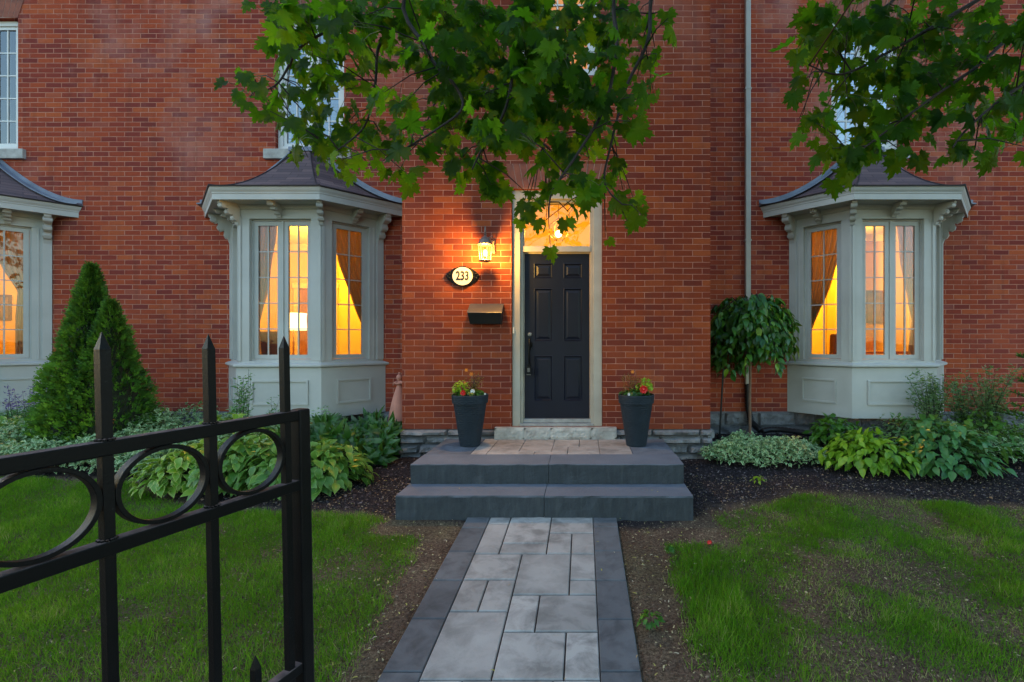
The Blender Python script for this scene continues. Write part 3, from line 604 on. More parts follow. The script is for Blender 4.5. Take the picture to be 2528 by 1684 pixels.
def make_bay(c):
    P = bp(0, c); faces = [(P[0], P[1], 'side'), (P[1], P[2], 'front'), (P[2], P[3], 'side')]
    mb = MB()
    sweep(mb, [(-.10, WZ1), (0, WZ1), (0, 3.36), (-.10, 3.36)], c)                 # frieze
    sweep(mb, [(-.10, .60), (0, .60), (0, WZ0 - .001), (-.10, WZ0 - .001)], c)
    for k, (A, B, kind) in enumerate(faces):
        L = (Vector(B) - Vector(A)).length
        o0, o1 = (.14, .96) if kind == 'front' else ((L - .65, L - .14) if k == 0 else (.14, .65))
        fbox(mb, A, B, 0, o0, -.10, 0, WZ0, WZ1); fbox(mb, A, B, o1, L, -.10, 0, WZ0, WZ1)
        # corner boards and pilaster strips, proud of the face
        if kind == 'front': fbox(mb, A, B, .0, .035, .0, .014, WZ0, WZ1 + .02); fbox(mb, A, B, L - .035, L, .0, .014, WZ0, WZ1 + .02)
        elif k == 2: fbox(mb, A, B, .0, .04, 0, .014, WZ0, WZ1 + .02); fbox(mb, A, B, L - .10, L, 0, .022, WZ0, 3.30); fbox(mb, A, B, L - .15, L - .125, 0, .010, WZ0, WZ1)
        else: fbox(mb, A, B, L - .04, L, 0, .014, WZ0, WZ1 + .02); fbox(mb, A, B, 0, .10, 0, .022, WZ0, 3.30); fbox(mb, A, B, .125, .15, 0, .010, WZ0, WZ1)
    bay = mb.build('bay_window', TRIM, house, bevel=.003)
    for k, (A, B, kind) in enumerate(faces):
        L = (Vector(B) - Vector(A)).length
        o0, o1 = (.14, .96) if kind == 'front' else ((L - .65, L - .14) if k == 0 else (.14, .65))
        mb = MB(); fr_ = .02; mb_ = mb
        for u0, u1, z0, z1 in ((o0, o0 + fr_, WZ0, WZ1), (o1 - fr_, o1, WZ0, WZ1), (o0 + fr_, o1 - fr_, WZ1 - fr_, WZ1), (o0 + fr_, o1 - fr_, WZ0, WZ0 + fr_)): fbox(mb, A, B, u0, u1, -.10, -.055, z0, z1)
        if kind == 'front': m_ = (o0 + o1) / 2; fbox(mb, A, B, m_ - .014, m_ + .014, -.10, -.05, WZ0 + fr_, WZ1 - fr_); spans = [(o0 + fr_, m_ - .014), (m_ + .014, o1 - fr_)]
        else: spans = [(o0 + fr_, o1 - fr_)]
        mb.build('window_frame', TRIM, bay)
        for a, b in spans:
            mb = MB(); s = .056; lo, hi = WZ0 + fr_ + .004, WZ1 - fr_ - .004; a += .003; b -= .003
            for u0, u1, z0, z1 in ((a, a + s, lo, hi), (b - s, b, lo, hi), (a + s, b - s, lo, lo + s), (a + s, b - s, hi - s, hi)): fbox(mb, A, B, u0, u1, -.098, -.062, z0, z1)
            a2, b2, c2, d2 = a + s, b - s, lo + s, hi - s; mu = (a2 + b2) / 2
            fbox(mb, A, B, mu - .008, mu + .008, -.090, -.070, c2, d2)
            for i in range(1, 5): q = c2 + (d2 - c2) * i / 5; fbox(mb, A, B, a2, b2, -.088, -.072, q - .007, q + .007)
            mb.build('sash', TRIM, bay)
            mb = MB(); fbox(mb, A, B, a2, b2, -.084, -.078, c2, d2); mb.build('pane', GLASS, bay)
        # raised moulding on the base panel
        mb = MB(); pu0, pu1 = (.19, .945) if kind == 'front' else ((L - .66, L - .19) if k == 0 else (.19, .66)); z0, z1 = .70, 1.03
        for i, (w_, h_) in enumerate(((.022, .016), (.012, .026))):
            e = i * .014
            for u0, u1, q0, q1 in ((pu0 + e, pu0 + e + w_, z0 + e, z1 - e), (pu1 - e - w_, pu1 - e, z0 + e, z1 - e), (pu0 + e + w_, pu1 - e - w_, z1 - e - w_, z1 - e), (pu0 + e + w_, pu1 - e - w_, z0 + e, z0 + e + w_)):
                fbox(mb, A, B, u0, u1, .02, .03 + h_ * (.5 if i else 1) , q0, q1)
        mb.build('panel_moulding', TRIM, bay)
    mb = MB(); sweep(mb, [(-.08, .52), (.028, .52), (.028, 1.185), (.028, 1.195), (-.08, 1.195)], c); mb.build('base_panel', TRIM, bay, bevel=.003)
    mb = MB(); sweep(mb, [(-.10, 1.196), (.035, 1.196), (.052, 1.206), (.066, 1.212), (.066, 1.232), (.058, 1.240), (0.004, 1.262), (-.10, 1.262)], c); mb.build('window_sill', TRIM, bay)
    mb = MB(); sweep(mb, [(-.10, 3.361), (.28, 3.361), (.285, 3.352), (.293, 3.352), (.293, 3.425), (.300, 3.432), (.300, 3.445), (.315, 3.47), (.325, 3.50), (.325, 3.508), (-.10, 3.508)], c)
    sweep(mb, [(.001, 3.30), (.018, 3.31), (.03, 3.335), (.05, 3.36), (.001, 3.36)], c)
    mb.build('cornice', TRIM, bay, bevel=.002)
    mb = MB(); sweep(mb, [(-.05, 3.509), (.338, 3.509), (.342, 3.524), (-.05, 3.53)], c); mb.build('drip_edge', DRIP, bay)
    # flared shingle roof
    nl = 26; top = [(c - .17, D2), (c - .10, D2 - .10), (c + .10, D2 - .10), (c + .17, D2)]; eav = bp(.335, c)
    me = bpy.data.meshes.new('bay_roof'); b = bmesh.new(); uvl = b.loops.layers.uv.new('UVMap'); lev = []; sl = [0.0] * (nl + 1)
    for k in range(nl + 1):
        s_ = k / nl; h = .775 * (1 - s_) ** 1.75; lev.append([Vector((top[i][0] * (1 - s_) + eav[i][0] * s_, top[i][1] * (1 - s_) + eav[i][1] * s_, 3.527 + h)) for i in range(4)])
    for k in range(nl - 1, -1, -1): sl[k] = sl[k + 1] + (((lev[k][1] + lev[k][2]) / 2) - ((lev[k + 1][1] + lev[k + 1][2]) / 2)).length
    for i in range(3):
        m0 = (lev[nl][i] + lev[nl][i + 1]) / 2; dr = (lev[nl][i + 1] - lev[nl][i]).normalized()
        for k in range(nl):
            q = [lev[k + 1][i], lev[k + 1][i + 1], lev[k][i + 1], lev[k][i]]
            f = b.faces.new([b.verts.new(p) for p in q]); f.smooth = True
            for lp_, p, kk in zip(f.loops, q, (k + 1, k + 1, k, k)): lp_[uvl].uv = ((p - m0).dot(dr) + i * 1.31 + 5, sl[kk])
    q = lev[0]; b.faces.new([b.verts.new(p) for p in q])
    bmesh.ops.remove_doubles(b, verts=b.verts, dist=1e-5); b.to_mesh(me); b.free(); me.set_sharp_from_angle(angle=R(30)); me.materials.append(ROOF); link('bay_roof', me, bay)
    mb = MB()                                   # flashing where the roof meets the wall
    for i, sg in ((0, 1), (3, -1)):
        for k in range(nl):
            p, q = lev[k][i], lev[k + 1][i]; w_ = .085
            mb.extr([(p.x, p.y - .001, p.z - .01), (p.x, p.y - w_, p.z + .004), (p.x, p.y - w_ , p.z + .022), (p.x, p.y - .012, p.z + .030), (p.x - sg * .01, p.y - .012, p.z + .085), (p.x - sg * .01, p.y - .001, p.z + .085)], q - p)
    mb.box(c - .2, c + .2, D2 - .13, D2 - .001, 4.285, 4.345); mb.build('flashing', FLASH, bay)
    mb = MB()                                   # ridge caps along the two hips
    for i in (1, 2): mb.tube([lev[k][i] + Vector((0, 0, .002)) for k in range(nl + 1)], .011, 6)
    mb.build('hip_cap', ROOF, bay)
    def br(P0, n, dp, h, t): mb = MB(); scroll(mb, (P0[0], P0[1], 3.362 if dp > .2 else 3.35), n, None, dp, h, t); mb.build('bracket', TRIM, bay)
    a45 = (-math.sin(TH), -math.cos(TH)); b45 = (math.sin(TH), -math.cos(TH)); A0 = Vector(P[0]); B0 = Vector(P[3])
    pl = A0 + Vector((.7071, -.7071)) * .05; pr = B0 + Vector((-.7071, -.7071)) * .05
    br(pl, a45, .27, .40, .075); br(pr, b45, .27, .40, .075)
    br(P[1], (-.3827, -.9239), .26, .27, .055); br(P[2], (.3827, -.9239), .26, .27, .055)
    br((c + .0, P[1][1]), (0, -1), .24, .17, .06)
    for q0, q1, nn in ((P[0], P[1], a45), (P[2], P[3], b45)): mm = (Vector(q0) + Vector(q1)) / 2; br((mm.x, mm.y), nn, .24, .17, .06)
    return bay
for c in BAYS: make_bay(c)

# ---------------------------------------------------------------- rooms behind the lit windows
def room(x0, x1, y1, z0, z1, y0=D2 + .301):
    mb = MB(); T = .06
    mb.mi = 0; mb.box(x0 - T, x0, y0, y1, z0, z1); mb.box(x1, x1 + T, y0, y1, z0, z1); mb.box(x0, x1, y1, y1 + T, z0, z1)
    mb.mi = 1; mb.box(x0 - T, x1 + T, y0, y1 + T, z0 - T, z0); mb.mi = 2; mb.box(x0 - T, x1 + T, y0, y1 + T, z1, z1 + T)
    mb.build('interior_room', [WALLIN, FLOORIN, CEIL], house)
room(-7.2, -2.3, 11.2, .6, 3.75); room(2.0, 8.3, 10.2, .6, 3.75); room(-13.5, -7.4, 10.6, .6, 3.75)
room(-1.85, 1.2, 9.6, .5, 4.2, D1 + .281); room(-1.85, 1.2, 8.5, 4.4, 7.0, D1 + .281)
CAS = simple('white painted moulding', (.78, .74, .66), (.72, .68, .60), .6, 3)
def moulding(x0, x1, y1, z0, z1):
    mb = MB(); mb.box(x0 + .001, x1 - .001, y1 - .09, y1 - .001, z1 - .14, z1 - .001); mb.box(x0 + .001, x0 + .09, D2 + .31, y1 - .09, z1 - .14, z1 - .001); mb.box(x1 - .09, x1 - .001, D2 + .31, y1 - .09, z1 - .14, z1 - .001); mb.build('crown_moulding', CAS, house)
    mb = MB(); mb.box(x0 + .001, x1 - .001, y1 - .03, y1 - .001, z0 + .001, z0 + .18); mb.build('skirting_board', CAS, house)
moulding(-7.2, -2.3, 11.2, .6, 3.75); moulding(2.0, 8.3, 10.2, .6, 3.75); moulding(-13.5, -7.4, 10.6, .6, 3.75)
def breast(x0, x1, y0, y1):
    mb = MB(); mb.box(x0, x1, y0, y1 - .1, .6, 3.6); mb.build('chimney_breast', WALLIN, house)
breast(-5.32, -4.2, 10.7, 11.2); breast(5.02, 5.62, 9.75, 10.2)
def casing(x0, x1, y, zt):
    mb = MB(); mb.mi = 0; mb.box(x0, x0 + .1, y - .04, y - .001, .61, zt); mb.box(x1 - .1, x1, y - .04, y - .001, .61, zt); mb.box(x0 - .03, x1 + .03, y - .05, y - .001, zt, zt + .12)
    mb.mi = 1; mb.box(x0 + .1, x1 - .1, y - .012, y - .001, .61, zt); mb.build('inner_doorway', [CAS, WOODM], house)
casing(-6.6, -5.6, 11.2, 2.75); casing(6.75, 7.7, 10.2, 2.75)
def plight(x, y, z, e, col=(1, .45, .03), r=.12):
    d = bpy.data.lights.new('room_light', 'POINT'); d.energy = e; d.color = col; d.shadow_soft_size = r; o = bpy.data.objects.new('room_light', d); COL.objects.link(o); o.location = (x, y, z)
KE = .84
plight(-5.0, 9.6, 3.2, 60 * KE); plight(4.6, 8.9, 3.2, 75 * KE); plight(-10.5, 9.0, 3.1, 60 * KE); plight(-.38, 7.75, 3.35, 34 * KE); plight(-.3, 7.4, 5.9, 10 * KE)
for c in BAYS: plight(c, 7.6, 3.25, 5 * KE)

def curtain(x, A, B, uin, uout, ztop, ztie, utie, zbot, label, ulow=None, dn=-.16, sgn=1):
    """cloth gathered to one side: its free edge runs from uin at the top to utie at the tie"""
    mb = MB(); A = Vector(A); B = Vector(B); d = (B - A).normalized(); n = Vector((d.y, -d.x)); nu, nz = 48, 40; vs = []
    ulow = ulow if ulow is not None else utie
    for j in range(nz + 1):
        z = ztop + (zbot - ztop) * j / nz
        if z > ztie: k = (ztop - z) / (ztop - ztie); e = uin + (utie - uin) * (k ** 1.35) + .008 * math.sin(z * 9)
        else: k = min(1, (ztie - z) / .35); e = utie + (ulow - utie) * k
        for i in range(nu + 1):
            s_ = i / nu; u = e + (uout - e) * s_; q = A + d * u + n * (dn + .034 * math.sin(s_ * 44 + .9 * math.sin(z * 2.3)) + .010 * math.sin(s_ * 97 + z))
            vs.append((q.x, q.y, z))
    mb.smooth = True; mb.add(vs, [(j * (nu + 1) + i, j * (nu + 1) + i + 1, (j + 1) * (nu + 1) + i + 1, (j + 1) * (nu + 1) + i) for j in range(nz) for i in range(nu)])
    o = mb.build('curtain', CURT, None, recalc=False); sm = o.modifiers.new('t', 'SOLIDIFY'); sm.thickness = .004
    tag(o, label, 'curtain', 'tan curtains tied back inside the bay windows')
def sd_(c, left):
    P = bp(0, c); return (P[0], P[1]) if left else (P[2], P[3])
A, B = sd_(BAYS[1], False); curtain(0, A, B, .17, .72, 3.2, 1.62, .70, 1.3, 'tan curtain drawn to the wall side in the angled pane of the left middle bay', .66)
P_ = bp(0, BAYS[1]); curtain(0, P_[1], P_[2], .42, .02, 3.2, 1.75, .16, 1.3, 'tan curtain tied back at the left edge of the left middle bay front window', .18)
A, B = sd_(BAYS[2], True); curtain(0, A, B, .74, .18, 3.2, 1.62, .20, 1.3, 'tan curtain drawn to the left side of the right bay angled pane', .24)
P_ = bp(0, BAYS[2]); curtain(0, P_[1], P_[2], .68, 1.06, 3.2, 1.85, .92, 1.3, 'tan curtain tied back at the right edge of the right bay front window', .86)
A, B = sd_(BAYS[0], False); curtain(0, A, B, .22, .72, 3.2, 2.25, .52, 1.3, 'tan curtain tied and falling straight in the far left bay window', .50)

# furniture seen through the glass
def armchair(x, y, rot, label, s=1.0, back=1.08):
    t = thing('armchair', label, 'armchair', (x, y, .6)); M_ = Matrix.Translation((x, y, .6)) @ Matrix.Rotation(rot, 4, 'Z') @ Matrix.Scale(s, 4)
    def part(nm, f, bev=.04):
        mb = MB(); f(mb); mb.v = [tuple(M_ @ Vector(p)) for p in mb.v]; mb.build(nm, CHAIRM if nm != 'leg' else WOODM, t, bevel=bev)
    part('seat', lambda m: m.box(-.32, .32, -.32, .30, .22, .46))
    part('backrest', lambda m: m.hexa([(-.34, .26, .30), (.34, .26, .30), (.33, .40, .30), (-.33, .40, .30), (-.40, .36, back), (.40, .36, back), (.36, .48, back), (-.36, .48, back)]))
    for q in (-1, 1): part('armrest', lambda m: m.box(q * .38 - .07, q * .38 + .07, -.32, .34, .22, .64))
    for q in (-1, 1):
        for r_ in (-1, 1): part('leg', lambda m: m.box(q * .3 - .025, q * .3 + .025, r_ * .26 - .025, r_ * .26 + .025, 0, .22), .004)
armchair(-4.93, 8.0, R(170), 'brown wing armchair with its back to the left middle bay', 1.0, 1.10)
armchair(-4.62, 9.6, R(-60), 'smaller brown armchair seen through the angled pane of the left middle bay', .95, 1.0)
armchair(4.22, 8.4, R(200), 'brown armchair behind the angled pane of the right bay', .86, 1.25)
lt = thing('floor_lamp', 'lit drum shade lamp glowing inside the left middle bay', 'lamp', (-5.32, 9.0, .6))
mb = MB(); mb.smooth = True; mb.lathe([(.19, 1.80), (.215, 2.06)], (-5.32, 9.0, 0), 28, caps=False); mb.lathe([(.215, 1.74), (.205, 2.03)][::-1], (-5.32, 9.0, .01), 28, caps=False); mb.build('lamp_shade', SHADE, lt)
mb = MB(); mb.smooth = True; mb.lathe([(.14, .6), (.14, .62), (.02, .66), (.012, 1.9)], (-5.32, 9.0, 0), 16); mb.build('stand', WOODM, lt, angle=40)
plight(-5.32, 9.0, 1.93, 26 * KE, (1, .5, .10), .08)
def picture(x0, x1, z0, z1, y, label):
    t = thing('framed_picture', label, 'picture', ((x0 + x1) / 2, y, z0)); mb = MB(); w_ = .05
    mb.box(x0, x0 + w_, y - .03, y, z0, z1); mb.box(x1 - w_, x1, y - .03, y, z0, z1); mb.box(x0 + w_, x1 - w_, y - .03, y, z1 - w_, z1); mb.box(x0 + w_, x1 - w_, y - .03, y, z0, z0 + w_); mb.build('frame', CHAIRM, t)
    mb = MB(); mb.box(x0 + w_, x1 - w_, y - .012, y - .001, z0 + w_, z1 - w_); mb.build('canvas', ART, t)
picture(5.86, 6.22, 1.92, 2.60, 10.198, 'framed dark picture on the room wall seen through the right bay front')
picture(-12.7, -12.35, 2.0, 2.55, 10.598, 'framed picture on the wall inside the far left bay')
t = thing('console_table', 'honey wood console table inside the right bay', 'table', (5.2, 8.7, .6))
mb = MB(); mb.box(4.75, 5.75, 8.5, 8.95, 1.33, 1.37); mb.build('table_top', WOODM, t)
for q in (4.8, 5.66):
    for r_ in (8.53, 8.88): mb = MB(); mb.box(q, q + .05, r_, r_ + .05, .6, 1.33); mb.build('leg', WOODM, t)
for x, lb in ((5.0, 'wooden chair left behind the table in the right bay'), (5.42, 'wooden chair right behind the table in the right bay')):
    t = thing('dining_chair', lb, 'chair', (x, 9.3, .6)); mb = MB(); mb.box(x - .2, x + .2, 9.1, 9.5, 1.0, 1.05); mb.build('seat', WOODM, t)
    mb = MB(); mb.box(x - .19, x - .15, 9.46, 9.5, 1.05, 1.62); mb.box(x + .15, x + .19, 9.46, 9.5, 1.05, 1.62); mb.box(x - .15, x + .15, 9.465, 9.495, 1.25, 1.62); mb.build('backrest', WOODM, t)
    for q in (-.19, .15):
        for r_ in (9.11, 9.45): mb = MB(); mb.box(x + q, x + q + .04, r_, r_ + .04, .6, 1.0); mb.build('leg', WOODM, t)
t = thing('pendant_lamp', 'lit glass pendant bulb hanging behind the transom of the door', 'lamp', (-.385, 7.6, 3.21))
mb = MB(); mb.smooth = True; mb.ball((-.385, 7.6, 3.21), .052, 14); mb.build('bulb', BULB, t)
mb = MB(); mb.smooth = True
for k in range(6): a = k * math.pi / 3; mb.tube([(-.385, 7.6, 3.46), (-.385 + .13 * math.cos(a), 7.6 + .13 * math.sin(a), 3.36), (-.385 + .15 * math.cos(a), 7.6 + .15 * math.sin(a), 3.20), (-.385 + .05 * math.cos(a), 7.6 + .05 * math.sin(a), 3.10)], .004, 5)
mb.tube([(-.385, 7.6, 3.46), (-.385, 7.6, 4.2)], .005, 5); mb.build('cage', BRONZE, t)

# ---------------------------------------------------------------- things on the wall
LX_, LY_ = -1.148, D1 - .165
t = thing('wall_lantern', 'lit bronze carriage lantern on the brick left of the navy door', 'lantern', (LX_, D1, 2.48))
def hexr(r, z, rot=0): return [(LX_ + r * math.cos(R(60 * k + rot)), LY_ + r * math.sin(R(60 * k + rot)), z) for k in range(6)]
mb = MB(); a, b = hexr(.062, 2.495), hexr(.079, 2.672); mb.add(a + b, [(k, (k + 1) % 6, 6 + (k + 1) % 6, 6 + k) for k in range(6)]); mb.build('lantern_glass', LANT, t)
mb = MB()
for k in range(6): mb.tube([a[k], b[k]], .0055, 6)
mb.lathe([(.04, 2.475), (.074, 2.482), (.076, 2.492), (.066, 2.497)], (LX_, LY_, 0), 24); mb.lathe([(.084, 2.668), (.092, 2.676), (.090, 2.686), (.078, 2.69)], (LX_, LY_, 0), 24); mb.build('cage', BRONZE, t)
mb = MB(); mb.smooth = True; mb.lathe([(.082, 2.688), (.076, 2.71), (.060, 2.74), (.038, 2.762), (.020, 2.772), (.014, 2.785), (.020, 2.795), (.011, 2.805), (.017, 2.817), (.009, 2.828), (.014, 2.842), (.007, 2.855), (.010, 2.868), (.004, 2.895)], (LX_, LY_, 0), 24); mb.build('hood', BRONZE, t, angle=50)
mb = MB(); mb.tube([(LX_ + .03, LY_ + .03, 2.76), (LX_ + .07, LY_ + .05, 2.79), (LX_ + .085, LY_ + .09, 2.75), (LX_ + .07, D1 - .03, 2.69), (LX_ + .05, D1 - .01, 2.68)], .008, 8); mb.box(LX_ - .02, LX_ + .09, D1 - .022, D1 - .001, 2.60, 2.76); mb.build('bracket', BRONZE, t, bevel=.003)
mb = MB(); mb.smooth = True; mb.ball((LX_, LY_, 2.58), .024, 12, (1, 1, 1.6)); mb.build('bulb', BULB, t)
d = bpy.data.lights.new('lantern_light', 'POINT'); d.energy = 36; d.color = (1, .52, .085); d.shadow_soft_size = .075; o = bpy.data.objects.new('lantern_light', d); COL.objects.link(o); o.location = (LX_, LY_ - .05, 2.555)

px, pz = -1.447, 2.327
t = thing('house_number_sign', 'oval cream sign with black 233 in a dark scrolled frame', 'sign', (px, D1, pz))
def oval(rx, rz, y, n=40): return [(px + rx * math.cos(2 * math.pi * k / n), y, pz + rz * math.sin(2 * math.pi * k / n)) for k in range(n)]
mb = MB(); mb.extr([(px + sx_ * u, D1 - .018, pz + v) for sx_, u, v in [(-1, .205, 0), (-1, .185, .035), (-1, .15, .065), (-1, .10, .10), (1, .10, .10), (1, .15, .065), (1, .185, .035), (1, .205, 0), (1, .185, -.035), (1, .15, -.065), (1, .10, -.10), (-1, .10, -.10), (-1, .15, -.065), (-1, .185, -.035)]], (0, .016, 0))
mb.extr(oval(.136, .124, D1 - .028), (0, .024, 0))
for q in (-1, 1):
    for u, v, r_ in ((.160, .025, .016), (.160, -.025, .016), (.185, 0, .013), (.150, .052, .011), (.150, -.052, .011)): mb.ball((px + q * u, D1 - .020, pz + v), r_, 8)
mb.build('frame', IRON, t, bevel=.003)
mb = MB(); mb.extr(oval(.120, .108, D1 - .031), (0, .01, 0)); mb.build('plate', CREAM, t)
def text(s, size, x, y, z, material, name, parent, sx=1.0, bold=.004):
    c = bpy.data.curves.new(name, 'FONT'); c.body = s; c.size = size; c.extrude = .0015; c.offset = bold; c.align_x = 'CENTER'; c.align_y = 'CENTER'
    o = bpy.data.objects.new(name, c); COL.objects.link(o); bpy.context.view_layer.update(); me = bpy.data.meshes.new_from_object(o); bpy.data.objects.remove(o)
    me.transform(Matrix.Translation((x, y, z)) @ Matrix.Rotation(R(90), 4, 'X') @ Matrix.Scale(sx, 4, (1, 0, 0))); me.materials.clear(); me.materials.append(material); me.name = name; return link(name, me, parent)
text('233', .148, px, D1 - .033, pz, BLACKP, 'digits', t, .72)

mx, = (-1.16,)
t = thing('mailbox', 'black metal wall mailbox with sloping lid under the lantern', 'mailbox', (mx, D1, 1.75))
mb = MB(); mb.hexa([(mx - .185, D1 - .09, 1.752), (mx + .185, D1 - .09, 1.752), (mx + .185, D1 - .002, 1.752), (mx - .185, D1 - .002, 1.752), (mx - .200, D1 - .155, 1.882), (mx + .200, D1 - .155, 1.882), (mx + .200, D1 - .002, 1.882), (mx - .200, D1 - .002, 1.882)])
mb.hexa([(mx - .200, D1 - .155, 1.8825), (mx + .200, D1 - .155, 1.8825), (mx + .200, D1 - .002, 1.8825), (mx - .200, D1 - .002, 1.8825), (mx - .198, D1 - .02, 1.985), (mx + .198, D1 - .02, 1.985), (mx + .198, D1 - .002, 1.985), (mx - .198, D1 - .002, 1.985)]); mb.build('box', BLACKP, t, bevel=.004)
mb = MB(); mb.hexa([(mx - .205, D1 - .162, 1.882), (mx + .205, D1 - .162, 1.882), (mx + .203, D1 - .004, 1.992), (mx - .203, D1 - .004, 1.992), (mx - .205, D1 - .158, 1.888), (mx + .205, D1 - .158, 1.888), (mx + .203, D1 - .004, 1.999), (mx - .203, D1 - .004, 1.999)]); mb.build('lid', BOXTOP, t)

t = thing('downpipe', 'taupe downpipe on the brick right of the entry with a black corrugated foot', 'downpipe', (2.39, D2, .6))
mb = MB(); mb.box(2.352, 2.430, D2 - .075, D2 - .012, .92, 8.0); mb.build('pipe', PIPE, t, bevel=.012)
mb = MB()
for z in (3.0, 5.2): mb.box(2.345, 2.437, D2 - .080, D2 - .001, z, z + .025)
mb.build('strap', PIPE, t)
mb = MB(); mb.smooth = True; pts = []; rr = []
path_ = [Vector(p) for p in ((2.39, D2 - .045, .93), (2.39, D2 - .06, .6), (2.41, D2 - .12, .38), (2.50, D2 - .26, .29))]
for i in range(46):
    u = i / 45 * 3; k = min(2, int(u)); f = u - k; pts.append(path_[k].lerp(path_[k + 1], f)); rr.append(.047 if i % 2 else .038)
mb.tube(pts, rr, 12); mb.build('corrugated_foot', BLACKP, t)
mb = MB(); mb.smooth = True; hp = []
for i in range(60):
    s_ = i / 59; x = 2.50 + 1.05 * s_; y = 6.85 - .50 * s_ + .10 * math.sin(s_ * 9); hp.append((x, y, zb(y) + .075 + .045 * math.sin(s_ * 3.14)))
mb.tube(hp, [.042 if i % 2 else .034 for i in range(60)], 10)
tag(mb.build('drain_hose', BLACKP), 'black corrugated drain hose lying along the bed under the right bay', 'hose')

# terracotta garden figure behind the entry's left corner
tx, ty = -2.42, 6.45; tz = zb(ty)
t = thing('terracotta_ornament', 'pink terracotta bottle shaped ornament in the corner beside the left middle bay', 'ornament', (tx, ty, tz))
mb = MB(); mb.smooth = True; mb.lathe([(.10, 0), (.135, .04), (.150, .14), (.145, .28), (.125, .42), (.095, .56), (.062, .68), (.036, .75), (.028, .775)], (tx, ty, tz), 28); mb.build('body', TERRA, t, angle=50)
mb = MB(); mb.smooth = True; mb.lathe([(.026, .77), (.060, .785), (.064, .797), (.030, .808), (.026, .83)], (tx, ty, tz), 20)
mb.ball((tx, ty, tz + .87), .040, 14, (1, 1, 1.1)); mb.ball((tx, ty, tz + .925), .016, 10)
for q in (-1, 1): mb.tube([(tx + q * .02, ty - .02, tz + .82), (tx + q * .055, ty - .03, tz + .80), (tx + q * .08, ty - .02, tz + .765)], [.014, .013, .008], 8)
mb.build('knob', TERRA, t)

# planters
def planter(x, y, label):
    z = .381; t = thing('planter', label, 'planter', (x, y, z), 'tall navy planters on the landing')
    mb = MB(); mb.smooth = True
    mb.lathe([(.100, 0), (.112, .004), (.180, .46), (.183, .475), (.196, .478), (.203, .565), (.198, .572), (.188, .572), (.184, .53), (.02, .525)], (x, y, z), 44); mb.build('pot', POTM, t, angle=35)
    mb = MB(); mb.lathe([(.182, .528), (.01, .536)], (x, y, z), 20); mb.build('soil', SOILP, t); return t
PL = planter(-1.27, 5.5, 'navy planter on the landing left of the door'); PRt = planter(.594, 5.5, 'navy planter on the landing right of the door')

# ---------------------------------------------------------------- leaf shapes
def ovate(nl=6, droop=.35, cup=.12, width=.34, tip=1.0, sharp=1.0):
    v = []; rim = []; f = []
    for i in range(nl + 1):
        s_ = i / nl; wd = width * (math.sin(math.pi * min(1, s_ ** .75)) ** sharp) if 0 < s_ < 1 else .01
        z = -droop * s_ * s_
        for q in (-1, -.62, 0, .62, 1): v.append((q * wd, s_ - .0, z + cup * abs(q) * wd * 2)); rim.append(abs(q) if 0 < i < nl else 1)
    for i in range(nl):
        for k in range(4): a = i * 5 + k; f.append((a, a + 1, a + 6, a + 5))
    return np.array(v), f, rim
def quadleaf(w=.3, droop=.25):
    v = [(0, 0, 0), (-w, .45, .05), (0, .5, 0), (w, .45, .05), (0, 1, -droop)]; return np.array(v), [(0, 2, 1), (0, 3, 2), (1, 2, 4), (2, 3, 4)], [.5, 1, 0, 1, 1]
OV = ovate(); OVL = ovate(5, .5, .06, .2); QL = quadleaf(); QN = quadleaf(.16, .35)
def dome(name, x, y, Rr, H, n, size, tmpl, material, label=None, cat='plant', group=None, kind=None, inner=.45, up=.35, parent=None, z0=None, ry=None, stems=True, lo=0.0):
    """a clump: leaves laid over each other on a dome, tips pointing outwards and down"""
    ry = ry or Rr; z0 = zb(y) if z0 is None else z0
    az = rng.uniform(0, 2 * np.pi, n); el_ = np.arcsin(rng.uniform(lo, 1, n)); k = rng.uniform(inner, 1, n) ** .6
    lump = 1 + .16 * np.sin(az * 3 + x * 7) + .10 * np.sin(az * 7 + y * 5 + el_ * 4)
    ox = np.cos(el_) * np.cos(az); oy = np.cos(el_) * np.sin(az); oz = np.sin(el_)
    pos = np.stack([x + Rr * k * lump * ox, y + ry * k * lump * oy, z0 + .03 + (H - .03) * k * oz * (.85 + .15 * lump)], 1)
    tipd = np.stack([ox, oy, up - .9 * (1 - oz) * 1.0 - .3 * rng.random(n)], 1) + rng.normal(0, .28, (n, 3)); nor = np.stack([ox * .7, oy * .7, .6 + oz], 1) + rng.normal(0, .22, (n, 3))
    sz = size * rng.uniform(.65, 1.15, n) ; pos -= nrm(tipd) * (sz * .4)[:, None]
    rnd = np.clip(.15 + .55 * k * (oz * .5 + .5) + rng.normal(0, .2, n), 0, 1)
    tv, tf, rim = tmpl
    if label and kind != 'stuff' and parent is None:
        t = thing(name, label, cat, (x, y, z0), group); scatter('foliage', tv, tf, pos, frames(tipd, nor, sz), rnd, material, t, rim, True)
        if stems:
            mb = MB(); idx = rng.choice(n, min(n, 45), False)
            for i in idx: p = pos[i]; b = (x + random.gauss(0, .03), y + random.gauss(0, .03), z0); mb.tube([b, (x * .5 + p[0] * .5, y * .5 + p[1] * .5, z0 + (p[2] - z0) * .75), tuple(p)], .0035, 4)
            mb.build('stem', TWIG, t)
        return t
    o = scatter(name if parent is None else 'foliage', tv, tf, pos, frames(tipd, nor, sz), rnd, material, parent, rim, True)
    if parent is None: tag(o, label, cat, group, kind)
    return o
HG = 'leafy clumps of hosta in the left bed'
def gp(px, Y): return (px - PX) / F * Y, Y
